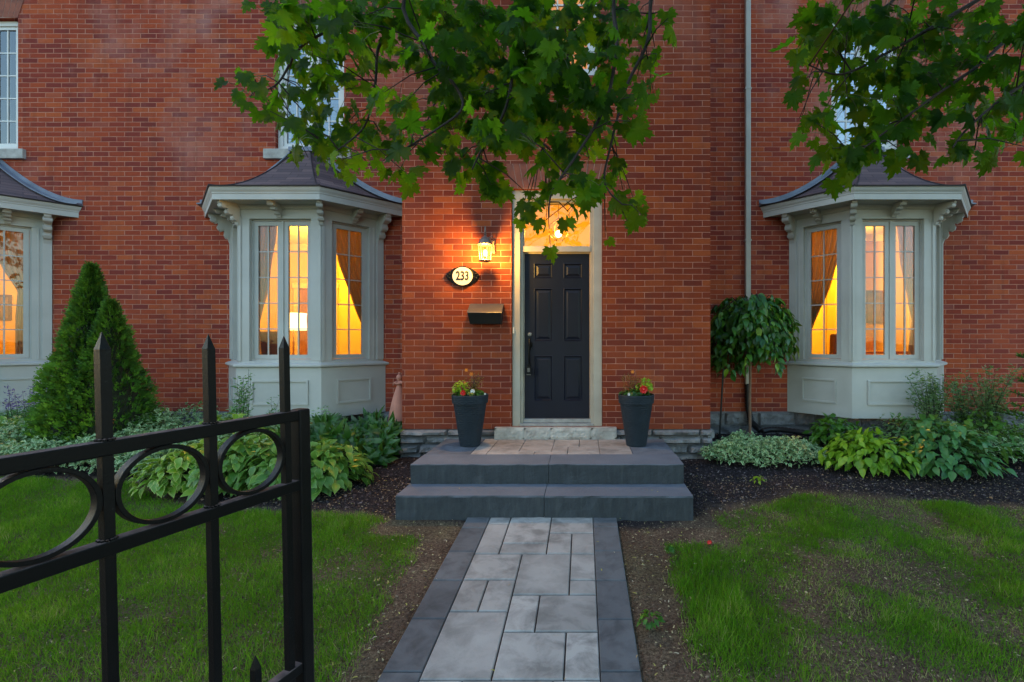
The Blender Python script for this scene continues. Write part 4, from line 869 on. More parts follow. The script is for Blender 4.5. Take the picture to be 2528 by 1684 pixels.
for px, Y, Rr, H, n, s_, m_, lb in (
    (468, 4.98, .40, .44, 620, .105, HOSTA_Y, 'yellow green hosta clump nearest the lawn, seen through the middle gate ring'),
    (590, 5.02, .42, .50, 560, .118, HOSTA, 'green hosta clump seen through the right gate ring'),
    (690, 4.95, .38, .48, 520, .118, HOSTA, 'green hosta clump directly behind the gate end post'),
    (800, 5.02, .42, .46, 540, .122, HOSTA, 'green hosta clump closest to the entry steps'),
    (560, 5.85, .42, .52, 300, .15, HOSTA_Y, 'tall pale edged hosta clump against the bay base'),
    (655, 5.60, .40, .46, 330, .13, HOSTA_Y, 'pale edged hosta clump behind the green ones'),
    (20, 6.1, .42, .40, 330, .13, HOSTA_Y, 'pale hosta at the far left beside the cedar')):
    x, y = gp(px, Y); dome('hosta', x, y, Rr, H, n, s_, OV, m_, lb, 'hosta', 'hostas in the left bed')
# dark upright leaves at the foot of the bay
n = 4200; x = rng.uniform(-3.55, -2.26, n); y = rng.uniform(5.55, 6.50, n); k = (x > -3.3) | (y < 6.3); k &= ~((x > -2.62) & (y > 6.1)); x = x[k]; y = y[k]; n = len(x)
z = np.array([zb(q) for q in y]); hh = rng.uniform(.11, .19, n); z = z + rng.uniform(0, .26, n) * (1 + .35 * np.sin(x * 9 + y * 7)); tipd = np.stack([rng.normal(0, .75, n), rng.normal(-.35, .6, n), rng.uniform(-.2, 1.2, n)], 1); nor = np.stack([rng.normal(0, .6, n), -np.ones(n), rng.uniform(.1, .8, n)], 1)
o = scatter('lily_of_the_valley', *OVL[:2], np.stack([x, y, z], 1), frames(tipd, nor, hh), np.clip(rng.normal(.45, .25, n), 0, 1), DARKLEAF, None, OVL[2], True)
tag(o, 'dark green upright leaves filling the bed by the entry corner', 'ground cover', kind='stuff')
# cream edged ground cover, left and right
def cover(name, label, region, n, size, h, m_, tmpl=QL, edge=True):
    X = []; 
    while len(X) < n:
        x, y = random.uniform(region[0], region[1]), random.uniform(region[2], region[3])
        if len(region) > 4 and not region[4](x, y): continue
        l_ = .6 + .55 * noise.noise(Vector((x * 2.3, y * 2.3, 7))) + .25 * noise.noise(Vector((x * 7, y * 7, 2)))
        H = h * min(1.05, max(.45, l_)); e = 1.0
        if len(region) > 5: e = min(1, max(.1, region[5](x, y)))
        X.append((x, y, zb(y) + .02 + H * e * random.uniform(.03, 1) ** .55, l_))
    A = np.array(X); tipd = np.stack([rng.normal(0, 1, n), rng.normal(-.3, 1, n), rng.normal(.05, .35, n)], 1); nor = np.stack([rng.normal(0, .35, n), rng.normal(-.25, .35, n), np.ones(n)], 1)
    o = scatter(name, tmpl[0], tmpl[1], A[:, :3], frames(tipd, nor, size * rng.uniform(.6, 1.3, n)), np.clip(A[:, 3] * .6 + rng.normal(.1, .2, n), 0, 1), m_, None, tmpl[2], False)
    return tag(o, label, 'ground cover', kind='stuff')
le = lambda x, y: (y - bed_edge(x)) > .02
cover('ground_cover', 'pale cream edged ground cover spreading across the left bed', (-8.6, -3.3, 5.0, 6.95, lambda x, y: le(x, y) and not (x > -4.3 and y < 5.2) and not (-5.9 < x + 0 < -4.9 and y > 6.75), lambda x, y: .35 + (y - bed_edge(x)) / .16), 30000, .058, .50, GOUT)
ell = lambda cx, cy, rx, ry: (lambda x, y: ((x - cx) / rx) ** 2 + ((y - cy) / ry) ** 2 < 1)
cover('ground_cover', 'cream edged ground cover right of the entry corner', (1.4, 2.95, 5.45, 6.3, ell(2.15, 5.82, .80, .36), lambda x, y: 1.25 - (((x - 2.15) / .8) ** 2 + ((y - 5.82) / .36) ** 2)), 4200, .052, .38, GOUT)
cover('ground_cover', 'mixed green ground cover at the right edge of the bed', (4.2, 6.6, 5.45, 6.7, lambda x, y: y > 5.35 + .10 * (x - 4.2)), 5200, .060, .38, GOUT)
# right hand bed
for nm, px, Y, Rr, H, n, s_, tm, m_, lb, ct in (
    ('hosta', 2140, 5.55, .50, .42, 560, .108, OV, HOSTA_YY, 'bright yellow green hosta clump in the right bed', 'hosta'),
    ('hydrangea_shrub', 2320, 5.50, .58, .58, 720, .105, OV, HOSTA_B, 'blue green broad leaved shrub right of the yellow green hosta', 'shrub'),
    ('leafy_shrub', 2058, 6.15, .36, .44, 360, .095, OV, BUSH, 'low glossy dark green shrub under the right bay corner', 'shrub'),
    ('leafy_shrub', 2215, 5.95, .34, .50, 420, .07, QL, WISP, 'small soft grey green shrub between the right bay and the hosta', 'shrub'),
    ('leafy_shrub', 2440, 5.9, .50, .55, 600, .075, QL, BUSH, 'bushy green shrub at the right edge under the fennel stems', 'shrub')):
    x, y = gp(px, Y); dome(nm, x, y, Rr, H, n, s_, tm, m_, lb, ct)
# feathery stems
def wispy(x, y, H, n, spread, label, m_=WISP, top=None, ls=.050, per=60, cat='plant', nm='feathery_plant', group=None):
    z0 = zb(y); t = thing(nm, label, cat, (x, y, z0), group); mb = MB(); P = []; T = []
    for _ in range(n):
        a = random.uniform(0, 6.28); q = random.random() * spread; h = H * random.uniform(.6, 1.05); bx, by = x + random.gauss(0, .05), y + random.gauss(0, .05)
        tx_, ty_ = x + q * math.cos(a), y + q * math.sin(a); pts = [Vector((bx + (tx_ - bx) * u ** 1.5, by + (ty_ - by) * u ** 1.5, z0 + h * u)) for u in (0, .25, .5, .75, 1)]
        mb.tube(pts, [.004, .0035, .003, .002, .001], 4)
        for _ in range(per):
            u = random.uniform(.25, 1) * 4; k = min(3, int(u)); p = pts[k].lerp(pts[k + 1], u - k); g = random.uniform(0, 6.28); r_ = .055 * (1.15 - u / 4) + .012
            P.append(p + Vector((math.cos(g), math.sin(g), random.uniform(-.2, .6))) * r_ * random.random()); T.append((math.cos(g), math.sin(g), random.uniform(-.2, .8)))
    mb.build('stem', TWIG, t); P = np.array(P); T = np.array(T); k = len(P)
    q = (P[:, 2] > np.quantile(P[:, 2], .72)) if top else np.zeros(k, bool)
    scatter('foliage', QN[0], QN[1], P, frames(T, rng.normal(0, 1, (k, 3)), ls * rng.uniform(.6, 1.3, k)), rng.random(k), [m_, top or m_], t, QN[2], matidx=q.astype(int))
    return t
for px, Y, H, n, sp, lb in ((2300, 6.2, .95, 34, .34, 'wispy fennel like stems standing before the right bay panel'), (2385, 6.35, .85, 30, .34, 'wispy fennel like stems just right of the right bay'), (2440, 6.2, 1.02, 32, .30, 'tallest wispy fennel like stems near the right edge')):
    x, y = gp(px, Y); wispy(x, y, H, n, sp, lb, group='feathery stems in the right bed')
for px, Y, H, n, sp, lb in ((598, 6.15, 1.0, 14, .16, 'tall grey green catmint like stems before the left middle bay panel'), (668, 6.15, .66, 6, .12, 'shorter grey green stems right of the tall ones'), (700, 6.1, .62, 5, .10, 'shortest grey green stems beside the gate post')):
    x, y = gp(px, Y); wispy(x, y, H, n, sp, lb, HOSTA_B, ls=.045, per=46, group='grey green stems before the bay')
for px, lb in ((38, 'purple flowered plant at the far left under the bay'), (85, 'purple flowered plant touching the cedar')):
    x, y = gp(px, 6.35); wispy(x, y, .78, 12, .22, lb, HOSTA_B, PURPLE, .04, 40, group='purple flowered plants')
x, y = gp(298, 5.95); wispy(x, y, .46, 5, .10, 'orange lily flower at the foot of the cedar', BUSH, None, .05, 20, nm='lily_plant')
mb = MB()
for k in range(7): a = k * .9; mb.extr([(x, y - .12, zb(y) + .43), (x + .03 * math.cos(a) - .01, y - .13, zb(y) + .44 + .03 * math.sin(a)), (x + .07 * math.cos(a), y - .14, zb(y) + .43 + .05 * math.sin(a)), (x + .03 * math.cos(a + .5), y - .13, zb(y) + .43 + .03 * math.sin(a + .5))], (0, .003, 0))
lily = [o for o in bpy.data.objects if o.name.startswith('lily_plant')][0]; mb.build('bloom', ORANGE, lily)

# potted flowers
def potflowers(x, y, s, tl):
    z = .381 + .545; t = thing('potted_flowers', tl, 'flowers', (x, y, z), None)
    dome('f', x + s * -.10 , y - .02, .095, .17, 150, .045, QL, LIME, parent=t, z0=z + (.02 if s > 0 else .05), inner=.3)
    dome('f', x, y, .17, .09, 220, .055, QL, DARKLEAF, parent=t, z0=z, inner=.4)
    mb = MB(); P = []
    for _ in range(30):
        a = random.uniform(0, 6.28); q = random.random() * .14; h = random.uniform(.10, .27); p = Vector((x + s * .05 + q * math.cos(a), y + q * math.sin(a) * .6, z + h)); mb.tube([(x + s * .03, y, z), p.lerp(Vector((x + s * .03, y, z)), .4) + Vector((0, 0, .03)), p], .0016, 4)
        for _ in range(14): P.append(p - Vector((random.gauss(0, .012), random.gauss(0, .012), random.random() * .1)))
    mb.build('stem', TWIG, t); P = np.array([tuple(p) for p in P]); k = len(P)
    scatter('foliage', QN[0], QN[1], P, frames(rng.normal(0, 1, (k, 3)), rng.normal(0, 1, (k, 3)), .018 * np.ones(k)), rng.random(k), RUSTY, t, QN[2])
    def bloom(nm, c, r_, m_, petals=9):
        mb = MB(); mb.ball(c, r_ * .55, 8)
        for k in range(petals * 2):
            a = 2 * math.pi * k / petals + (.3 if k >= petals else 0); b = (.15 if k < petals else .75)
            d_ = Vector((math.cos(a) * math.cos(b), -math.sin(b) * .9, math.sin(a) * math.cos(b))); C = Vector(c); s_ = d_.cross(Vector((0, 1, 0.1))).normalized() * r_ * .28
            mb.extr([C, C + d_ * r_ * .6 + s_, C + d_ * r_, C + d_ * r_ * .6 - s_], (0, .002, 0))
        mb.build(nm, m_, t)
    return t, bloom, z
RUSTY = leafmat('rusty filler leaf', [(0, (.10, .07, .02)), (.6, (.20, .13, .03)), (1, (.40, .15, .03))])
t, bl, z = potflowers(-1.27, 5.5, 1, 'lime leaves, a small red bloom and orange sprays in the left planter')
bl('red_bloom', (-1.315, 5.36, z + .055), .036, RED); bl('white_bloom', (-1.215, 5.38, z + .070), .030, WHITEP); bl('white_bloom', (-1.09, 5.44, z + .035), .014, WHITEP)
bl('orange_bloom', (-1.30, 5.45, z + .30), .022, ORANGE, 6); bl('orange_bloom', (-1.245, 5.45, z + .255), .026, ORANGE, 6); bl('orange_bloom', (-1.305, 5.40, z + .165), .014, ORANGE, 6)
t, bl, z = potflowers(.594, 5.5, -1, 'lime leaves, a large red bloom and one yellow flower in the right planter')
bl('red_bloom', (.66, 5.36, z + .095), .052, RED, 10); bl('white_bloom', (.50, 5.37, z + .040), .018, WHITEP); bl('orange_bloom', (.55, 5.47, z + .28), .024, ORANGE, 6)

# ---------------------------------------------------------------- cedar by the left bay
def cedar(x, y, H, Rr, label):
    z0 = zb(y); t = thing('cedar_shrub', label, 'evergreen', (x, y, z0)); n = 15000
    lobes = [(-.08, 0, H, Rr * .78, .58), (.22, -.06, H * .80, Rr * .76, .32), (-.08, -.14, H * .55, Rr * .72, .10)]
    P = []; T = []; Q = []
    def prof(u, H_, R_): return R_ * 1.16 * ((1 - u) ** .95) * (.86 + .25 * math.sin(min(1, u * 2.2) * 1.57)) if u > .12 else R_ * (.88 + .9 * u)
    for lx, ly, Hh, Rh, fr_ in lobes:
        for _ in range(int(n * fr_)):
            u = random.random() ** 1.15; a = random.uniform(0, 6.283); r = prof(u, Hh, Rh)
            nn = noise.noise(Vector((math.cos(a) * 2.3 + lx * 5, math.sin(a) * 2.3, u * 6.5))); n3 = noise.noise(Vector((math.cos(a) * 7 + lx, math.sin(a) * 7, u * 17)))
            r = r * (1 + .22 * nn + .24 * n3) * random.uniform(.80, 1.02) ; h = u * Hh
            P.append((x + lx + r * math.cos(a), y + ly + r * math.sin(a), z0 + .04 + h)); T.append((math.cos(a) * .9, math.sin(a) * .9, .75 + random.gauss(0, .2)))
            Q.append(min(1, max(0, .45 + .95 * n3 + .35 * nn + random.gauss(0, .12))))
    P = np.array(P); T = np.array(T) + rng.normal(0, .25, (len(P), 3)); k = len(P)
    fan = (np.array([(0, 0, 0), (-.22, .35, .02), (-.30, .75, .0), (0, .55, .03), (-.08, 1.05, -.04), (.12, 1.0, -.02), (.30, .70, .02), (.24, .34, 0)]), [(0, 3, 1), (1, 3, 2), (3, 5, 4), (0, 7, 3), (7, 6, 3)], [0] * 8)
    side = np.stack([-T[:, 1], T[:, 0], np.zeros(k)], 1) + rng.normal(0, .5, (k, 3))
    scatter('foliage', fan[0], fan[1], P, frames(T, side, .070 * rng.uniform(.6, 1.2, k)), np.array(Q), CEDAR, t, fan[2])
    mb = MB(); mb.smooth = True
    for lx, ly, Hh, Rh, fr_ in lobes: mb.lathe([(prof(u, Hh, Rh) * .70, .03 + Hh * u * .96) for u in np.linspace(0, .97, 14)], (x + lx, y + ly, z0), 18)
    mb.build('inner_core', simple('dark cedar core', (.012, .022, .006), (.006, .008, .003), .95, 12, .8, .02), t)  # solid dark core added to close the view through the sprays
    mb = MB(); mb.lathe([(.05, -.05), (.04, .4)], (x, y, z0), 10); mb.build('trunk', BARK, t)
cedar(-6.10, 6.16, 2.26, .59, 'dense conical cedar in front of the brick beside the far left bay')

# ---------------------------------------------------------------- small weeping tree against the wall
def weeping(x, y, label):
    z0 = zb(y); t = thing('weeping_tree', label, 'tree', (x, y, z0)); mb = MB(); mb.tube([(x, y, z0 - .05), (x - .005, y, z0 + .5), (x + .01, y, z0 + 1.5), (x + .02, y, z0 + 1.85)], [.022, .019, .017, .015], 8); mb.build('trunk', simple('tan bark', (.26, .15, .09), (.16, .09, .06), .85, 20, .4, .004), t)
    br = MB(); P = []; T = []; Q = []
    for i in range(125):
        a = random.uniform(0, 6.283); r = random.uniform(.16, .58); zt = z0 + random.uniform(1.55, 1.95); k0 = random.uniform(0.0, .14)
        drop = random.uniform(.08, .85) * (.4 + .6 * r / .6)
        pts = [Vector((x + .01, y, z0 + 1.72)), Vector((x + r * .5 * math.cos(a), y + r * .4 * math.sin(a), zt + .05)), Vector((x + r * .9 * math.cos(a), y + r * .62 * math.sin(a), zt - .08)), Vector((x + r * 1.05 * math.cos(a), y + r * .7 * math.sin(a), zt - .08 - drop * .5)), Vector((x + r * 1.08 * math.cos(a), y + r * .72 * math.sin(a), zt - .08 - drop))]
        br.tube(pts, [.008, .006, .004, .003, .0015], 4)
        for _ in range(int(26 + 26 * drop)):
            u = random.uniform(.25, 1) * 4; k = min(3, int(u)); p = pts[k].lerp(pts[k + 1], u - k); g = random.uniform(0, 6.28)
            P.append(p + Vector((math.cos(g), math.sin(g), 0)) * .03); T.append((math.cos(g) * .5 + math.cos(a) * .35, math.sin(g) * .5 + math.sin(a) * .3, -1.0)); Q.append(min(1, max(0, random.gauss(.42, .22) + (.35 if random.random() < .06 else 0) - .10 * math.sin(a))))
    br.build('branch', TWIG, t); P = np.array(P); T = np.array(T) + rng.normal(0, .34, (len(P), 3)); k = len(P); lf = ovate(5, .25, .10, .27)
    nor = np.stack([P[:, 0] - x, P[:, 1] - y - .2, np.ones(k) * .5], 1) + rng.normal(0, .35, (k, 3))
    scatter('foliage', lf[0], lf[1], P, frames(T, nor, .118 * rng.uniform(.45, 1.25, k)), np.array(Q), WEEP, t, lf[2], True)
x, y = gp(1852, 6.72); weeping(x, y, 'small weeping tree with drooping dark leaves beside the downpipe')
mb = MB(); x, y = gp(1781, 6.75); mb.tube([(x - .03, y, zb(y) - .05), (x + .05, y + .02, 1.5)], .013, 8); tag(mb.build('garden_stake', BLACKP), 'thin dark stake leaning behind the weeping tree', 'stake')
# conifer reaching in from the right edge
t = thing('conifer_shrub', 'green conifer branch tips poking in at the right edge', 'evergreen', (5.55, 5.6, zb(5.6))); mb = MB(); mb.tube([(5.55, 5.6, 0), (5.55, 5.6, 1.4)], [.04, .015], 8); P = []; T = []
for i in range(26):
    a = random.uniform(0, 6.28) if i > 4 else math.pi + random.uniform(-.35, .35); z = random.uniform(.35, 1.25) if i > 4 else (1.18, 1.28, .95, 1.05, 1.22)[i]; L = .62 * (1.45 - z) + .18 if i > 4 else .52 - .04 * i
    e = Vector((5.55 + L * math.cos(a), 5.6 + L * math.sin(a), z + .10)); s0 = Vector((5.55, 5.6, z - .08)); mb.tube([s0, e], [.01, .003], 5)
    for k in range(80): u = random.uniform(.2, 1); P.append(s0.lerp(e, u)); T.append(tuple((e - s0).normalized() * .8 + Vector((random.gauss(0, .6), random.gauss(0, .6), random.gauss(.2, .5)))))
mb.build('branch', BARK, t); P = np.array([tuple(p) for p in P]); T = np.array(T); k = len(P); scatter('foliage', QN[0], QN[1], P, frames(T, rng.normal(0, 1, (k, 3)), .06 * np.ones(k)), rng.random(k), CEDAR, t, QN[2])

# ---------------------------------------------------------------- the gate
GP = Vector((-.958, 1.57)); GD = Vector((-.135, -.45)).normalized(); gn = Vector((GD.y, -GD.x))
gate = thing('iron_gate', 'open black iron gate with spear pickets and a row of rings', 'gate', (GP.x + .028, GP.y, -.21))
def gb(mb, u0, u1, v0, v1, z0, z1): 
    p = [GP + GD * u0 + gn * v0, GP + GD * u1 + gn * v0, GP + GD * u1 + gn * v1, GP + GD * u0 + gn * v1]; mb.hexa([(q.x, q.y, z) for z in (z0, z1) for q in p])
SP = .237; bw = .0108
def picket(s_, z0, z1):
    mb = MB(); zt = z1 - .042; c = GP + GD * s_
    def sq(k, z): return [(*(c + GD * a * bw * k + gn * b * bw * k), z) for a, b in ((-1, -1), (1, -1), (1, 1), (-1, 1))]
    v = sq(1, z0) + sq(1, zt) + sq(1.0, zt + .002) + sq(.06, z1); mb.add(v, [(3, 2, 1, 0), (12, 13, 14, 15)] + [(4 * k + i, 4 * k + (i + 1) % 4, 4 * k + 4 + (i + 1) % 4, 4 * k + 4 + i) for k in range(3) for i in range(4)])
    return mb
for i in range(6): picket(i * SP, -.12, 1.567 + .002 * i).build('picket', IRON, gate, bevel=.0015)
for i in range(5): picket((i + .5) * SP, -.12, .605).build('short_picket', IRON, gate, bevel=.0015)
for nm, z0, z1 in (('top_rail', 1.289, 1.323), ('lower_rail', 1.060, 1.094), ('bottom_rail', .455, .487), ('foot_rail', -.12, -.085)):
    mb = MB(); gb(mb, -.04, SP * 5.3, -.0165, .0165, z0, z1); mb.build(nm, RUST, gate, bevel=.003)
mb = MB(); gb(mb, -.078, -.034, -.022, .022, -.15, 1.325); mb.build('end_post', IRON, gate, bevel=.006)
def gring(s_):
    mb = MB(); n = 56; ro, ri, hd = .0965, .0865, .0115; c = GP + GD * s_; zc = 1.1915; v = []; rx = (SP / 2 - bw) - .001
    for k in range(n):
        a = 2 * math.pi * k / n
        for f, sd2 in ((1, -1), (1, 1), (ri / ro, 1), (ri / ro, -1)):
            q = c + GD * (rx * f * math.cos(a)) + gn * (hd * sd2); v.append((q.x, q.y, zc + ro * f * math.sin(a) * 1.0))
    mb.smooth = True; mb.add(v, [(4 * k + i, 4 * k + (i + 1) % 4, 4 * ((k + 1) % n) + (i + 1) % 4, 4 * ((k + 1) % n) + i) for k in range(n) for i in range(4)]); return mb
for i in range(5): gring((i + .5) * SP).build('ring', IRON, gate, angle=40, bevel=.001)
mb = MB()
for i in range(1, 6):
    for z in (1.323, 1.094):
        c = GP + GD * i * SP
        for a in np.linspace(0, 6.28, 13): mb.ball((*(c + GD * .0155 * math.cos(a) + gn * .0155 * math.sin(a)), z + .002), random.uniform(.003, .0055), 6)
mb.build('weld', RUST, gate)
for o in gate.children:                       # the gate has racked a little: its feet trail behind its spikes
    for v in o.data.vertices: k = .021 * (1.50 - v.co.z); v.co.x += .287 * k; v.co.y += .958 * k

# ---------------------------------------------------------------- maple hanging over the garden
def maple_tmpl():
    half = [(0, 0), (.10, .02), (.17, -.10), (.36, -.16), (.33, -.04), (.50, .02), (.44, .12), (.62, .28), (.47, .30), (.50, .40), (.30, .38), (.34, .54), (.44, .68), (.30, .66), (.27, .76), (.16, .66), (.12, .78), (.14, .92), (.06, .92), (0, 1.10)]
    half = [(a * 1.05, b * .92 + .0) for a, b in half]
    o = half + [(-a, b) for a, b in half[-2:0:-1]]
    v = [(0, .30, .03)] + [(a, b, -.20 * a * a * 1.6 - .10 * max(0, b - .3) ** 2 * 2 + (.035 if (i % 3 == 1) else 0)) for i, (a, b) in enumerate(o)]; n = len(o)
    return np.array(v), [(0, 1 + i, 1 + (i + 1) % n) for i in range(n)], [0] + [1] * n
MT = maple_tmpl()
maple = thing('maple_tree', 'maple tree whose leafy branches hang across the top of the view', 'tree', (3.3, -1.9, zb(0)))
mb = MB(); mb.smooth = True; mb.tube([(3.3, -1.9, -.4), (3.28, -1.88, .3), (3.2, -1.8, 2.2), (3.05, -1.6, 4.2), (2.9, -1.5, 6.6), (2.9, -1.5, 8.0)], [.30, .23, .19, .16, .10, .05], 14); mb.build('trunk', BARK, maple)
def DP(px, py, Y): return Vector(((px - PX) / F * Y, Y, CZ + (PY - py) / F * Y))
K = 1.0739
brm = MB(); brm.smooth = True
limbs = [[(3.05, -1.6, 4.2), (2.0, .2, 4.6), (.9, 1.5, 4.3), (0.1, 2.1, 3.95), (-.7, 2.3, 3.7), (-1.5, 2.45, 3.45)], [(3.1, -1.7, 3.9), (2.9, 0, 4.3), (2.6, 1.6, 4.0), (2.2, 2.4, 3.55)], [(3.0, -1.6, 5), (1.2, .4, 5.6), (-1.0, 1.8, 5.2), (-2.6, 2.6, 4.6)]]
for L in limbs: brm.tube([Vector(p) for p in L], list(np.linspace(.075, .014, len(L))), 8)
def curve(P, n=9):
    P = [Vector(p) for p in P]; out = []; m = len(P) - 1
    for i in range(m):
        a, b, c, d = P[max(0, i - 1)], P[i], P[i + 1], P[min(m, i + 2)]
        for k in range(n): u = k / n; out.append(.5 * ((2 * b) + (c - a) * u + (2 * a - 5 * b + 4 * c - d) * u * u + (3 * b - a - 3 * c + d) * u ** 3))
    return out + [P[-1]]
# hanging boughs, as (column, row, depth) read off the photo at the small size
B_ = [[(0.1, 2.1, 3.95), (950, -60, 2.25), (985, 120, 2.2), (1045, 195, 2.15), (1062, 250, 2.1), (1000, 300, 2.05), (925, 345, 2.0)],
      [(-.7, 2.3, 3.7), (870, -50, 2.5), (905, 60, 2.45), (870, 110, 2.4), (862, 200, 2.35), (838, 290, 2.3), (770, 350, 2.25)],
      [(-1.1, 2.38, 3.58), (800, -30, 2.55), (760, 60, 2.5), (690, 110, 2.45), (640, 190, 2.4), (590, 215, 2.35)],
      [(0.1, 2.1, 3.95), (1200, -60, 2.3), (1185, 120, 2.25), (1162, 250, 2.2), (1110, 340, 2.15), (1085, 390, 2.1)],
      [(0.4, 1.9, 4.05), (1420, -60, 2.2), (1418, 100, 2.15), (1392, 240, 2.1), (1330, 350, 2.05), (1270, 440, 2.0), (1262, 500, 1.98)],
      [(0.4, 1.9, 4.05), (1500, -40, 2.4), (1490, 90, 2.35), (1440, 200, 2.3), (1405, 330, 2.25), (1390, 420, 2.2), (1430, 470, 2.15)],
      [(0.1, 2.1, 3.95), (1300, -60, 2.7), (1310, 80, 2.65), (1290, 200, 2.6), (1250, 330, 2.55)],
      [(-.7, 2.3, 3.7), (1060, -50, 2.8), (1050, 90, 2.75), (1010, 210, 2.7), (960, 330, 2.65)],
      [(2.2, 2.4, 3.55), (2480, -20, 2.2), (2330, 80, 2.15), (2250, 150, 2.1), (2150, 220, 2.05), (2040, 300, 2.0), (1960, 360, 1.98)],
      [(2.2, 2.4, 3.55), (2300, -40, 2.3), (2180, 40, 2.25), (2060, 110, 2.2), (1940, 170, 2.12), (1860, 150, 2.1)],
      [(2.6, 1.6, 4.0), (2560, 60, 2.0), (2420, 150, 1.98), (2300, 230, 1.95), (2220, 300, 1.92), (2190, 340, 1.9)],
      [(2.2, 2.4, 3.55), (2130, -60, 2.5), (2030, 20, 2.45), (1940, 60, 2.4), (1890, 120, 2.35)]]
boughs = []
for b in B_:
    P = [Vector(b[0])] + [DP(q[0] * K, q[1] * K, q[2]) for q in b[1:]]; c = curve(P, 6); boughs.append(c); brm.tube(c, list(np.linspace(.012, .0028, len(c))), 6)
# leaf clusters: column, row, spread (all in small-photo pixels), number
CL = [(590, 175, 16, 4), (580, 225, 22, 6), (625, 255, 18, 3), (640, 40, 40, 14), (700, 40, 45, 18), (665, 120, 38, 13), (720, 130, 40, 15), (650, 210, 38, 12), (710, 220, 45, 16), (670, 290, 40, 12), (735, 300, 42, 16), (720, 360, 28, 6), (790, 40, 45, 16), (780, 120, 40, 12), (790, 200, 42, 12), (800, 290, 42, 14), (790, 370, 34, 8), (850, 30, 45, 16), (870, 130, 42, 10), (880, 210, 42, 10), (870, 300, 44, 14), (850, 385, 26, 5), (925, 390, 30, 7), (930, 20, 50, 20), (960, 110, 45, 14), (940, 240, 40, 8), (950, 310, 45, 16),
      (1020, 40, 50, 22), (1040, 130, 48, 18), (1040, 210, 46, 16), (1040, 290, 46, 16), (1050, 370, 40, 12), (1110, 40, 50, 22), (1120, 130, 48, 20), (1120, 220, 48, 18), (1125, 300, 46, 16), (1110, 385, 36, 9), (1130, 425, 24, 4), (1200, 40, 50, 22), (1205, 130, 48, 20), (1210, 220, 48, 18), (1200, 300, 40, 10), (1290, 40, 50, 22), (1300, 130, 48, 20), (1290, 220, 48, 18), (1280, 300, 44, 12), (1380, 40, 50, 20), (1390, 130, 46, 16), (1370, 220, 44, 14), (1360, 300, 44, 12), (1455, 40, 40, 12), (1465, 130, 36, 8), (1450, 220, 34, 7), (1500, 220, 22, 3), (1530, 40, 20, 2), (1510, 130, 18, 2), (1450, 280, 20, 2), (1270, 370, 36, 9), (1220, 460, 28, 6), (1260, 420, 34, 9), (1320, 420, 32, 7), (1200, 490, 18, 2), (1250, 510, 20, 3), (1310, 490, 30, 5), (1265, 560, 8, 1), (1380, 440, 32, 7), (1430, 460, 30, 6), (1350, 370, 30, 5), (1425, 365, 18, 2), (1440, 520, 10, 1), (1383, 545, 10, 1), (1470, 490, 14, 2),
      (1840, 120, 34, 6), (1855, 185, 28, 4), (1890, 30, 40, 14), (1900, 100, 40, 10), (1950, 60, 48, 18), (2020, 40, 50, 20), (1960, 150, 46, 14), (2040, 130, 50, 20), (1960, 240, 46, 14), (1880, 290, 30, 6), (1850, 270, 20, 3), (2040, 220, 48, 18), (1900, 350, 26, 5), (1960, 330, 40, 14), (2030, 310, 42, 14), (1955, 385, 22, 3), (2070, 350, 28, 5), (2110, 60, 50, 20), (2120, 150, 50, 20), (2120, 240, 44, 14), (2200, 60, 50, 18), (2210, 150, 48, 18), (2200, 240, 40, 11), (2250, 300, 34, 7), (2235, 345, 24, 4), (2290, 70, 50, 14), (2290, 170, 45, 12), (2310, 250, 34, 8), (2330, 310, 30, 6), (2360, 60, 46, 12), (2380, 170, 44, 12), (2370, 260, 36, 8), (2352, 340, 20, 3)]
bp_ = [p for b in boughs for p in b]; bpa = np.array([tuple(p) for p in bp_])
LP, LT, LN, LS, LR = [], [], [], [], []
pet = MB()
def leaves_at(c, r, n, near=True):
    d_ = np.linalg.norm(bpa - np.array(c), axis=1); j = int(np.argmin(d_)); a = Vector(bpa[j]); 
    mid = a.lerp(Vector(c), .5) + Vector((0, 0, .02)); pts = [a, mid, Vector(c)]; brm.tube(pts, [.0035, .0025, .0016], 5)
    for _ in range(n):
        g = rng.normal(0, 1, 3); g /= np.linalg.norm(g); p = Vector(c) + Vector(g) * r * random.random() ** .45; p.y += random.gauss(0, .08)
        s_ = random.choice(pts[1:]); s_ = a.lerp(Vector(c), random.uniform(.5, 1.1)) ; tip = Vector((g[0] * .75, g[1] * .35, -.75 + g[2] * .4)) + Vector(rng.normal(0, .28, 3))
        nn = Vector((random.gauss(0, .45), -1.0, random.gauss(.55, .5))) if random.random() < .75 else Vector(rng.normal(0, 1, 3)) + Vector((0, -.4, .8))
        LP.append(tuple(p)); LT.append(tuple(tip)); LN.append(tuple(nn)); LS.append(random.uniform(.060, .108)); LR.append(random.betavariate(.6, 1.0))
        pet.tube([s_, s_.lerp(p, .55) + Vector((0, 0, .012)), p], .0012, 3)
for cx, cy, r, n in CL:
    base = 2.3 if cx < 1700 else 2.12
    n = int(n * (1.8 if 950 < cx < 1450 and cy < 300 else .8 if 1180 < cx < 1330 and 380 < cy < 520 else .9 if cx < 980 and cy > 100 else 1.3) + .5)
    for part in range(2):
        Y = base + random.uniform(-.30, .42) + (.12 if part else -.06); k = n // 2 if part == 0 else n - n // 2
        if k: leaves_at(DP((cx + random.gauss(0, 5)) * K, (cy + random.gauss(0, 5)) * K, Y), r * K / F * Y * .95, k)
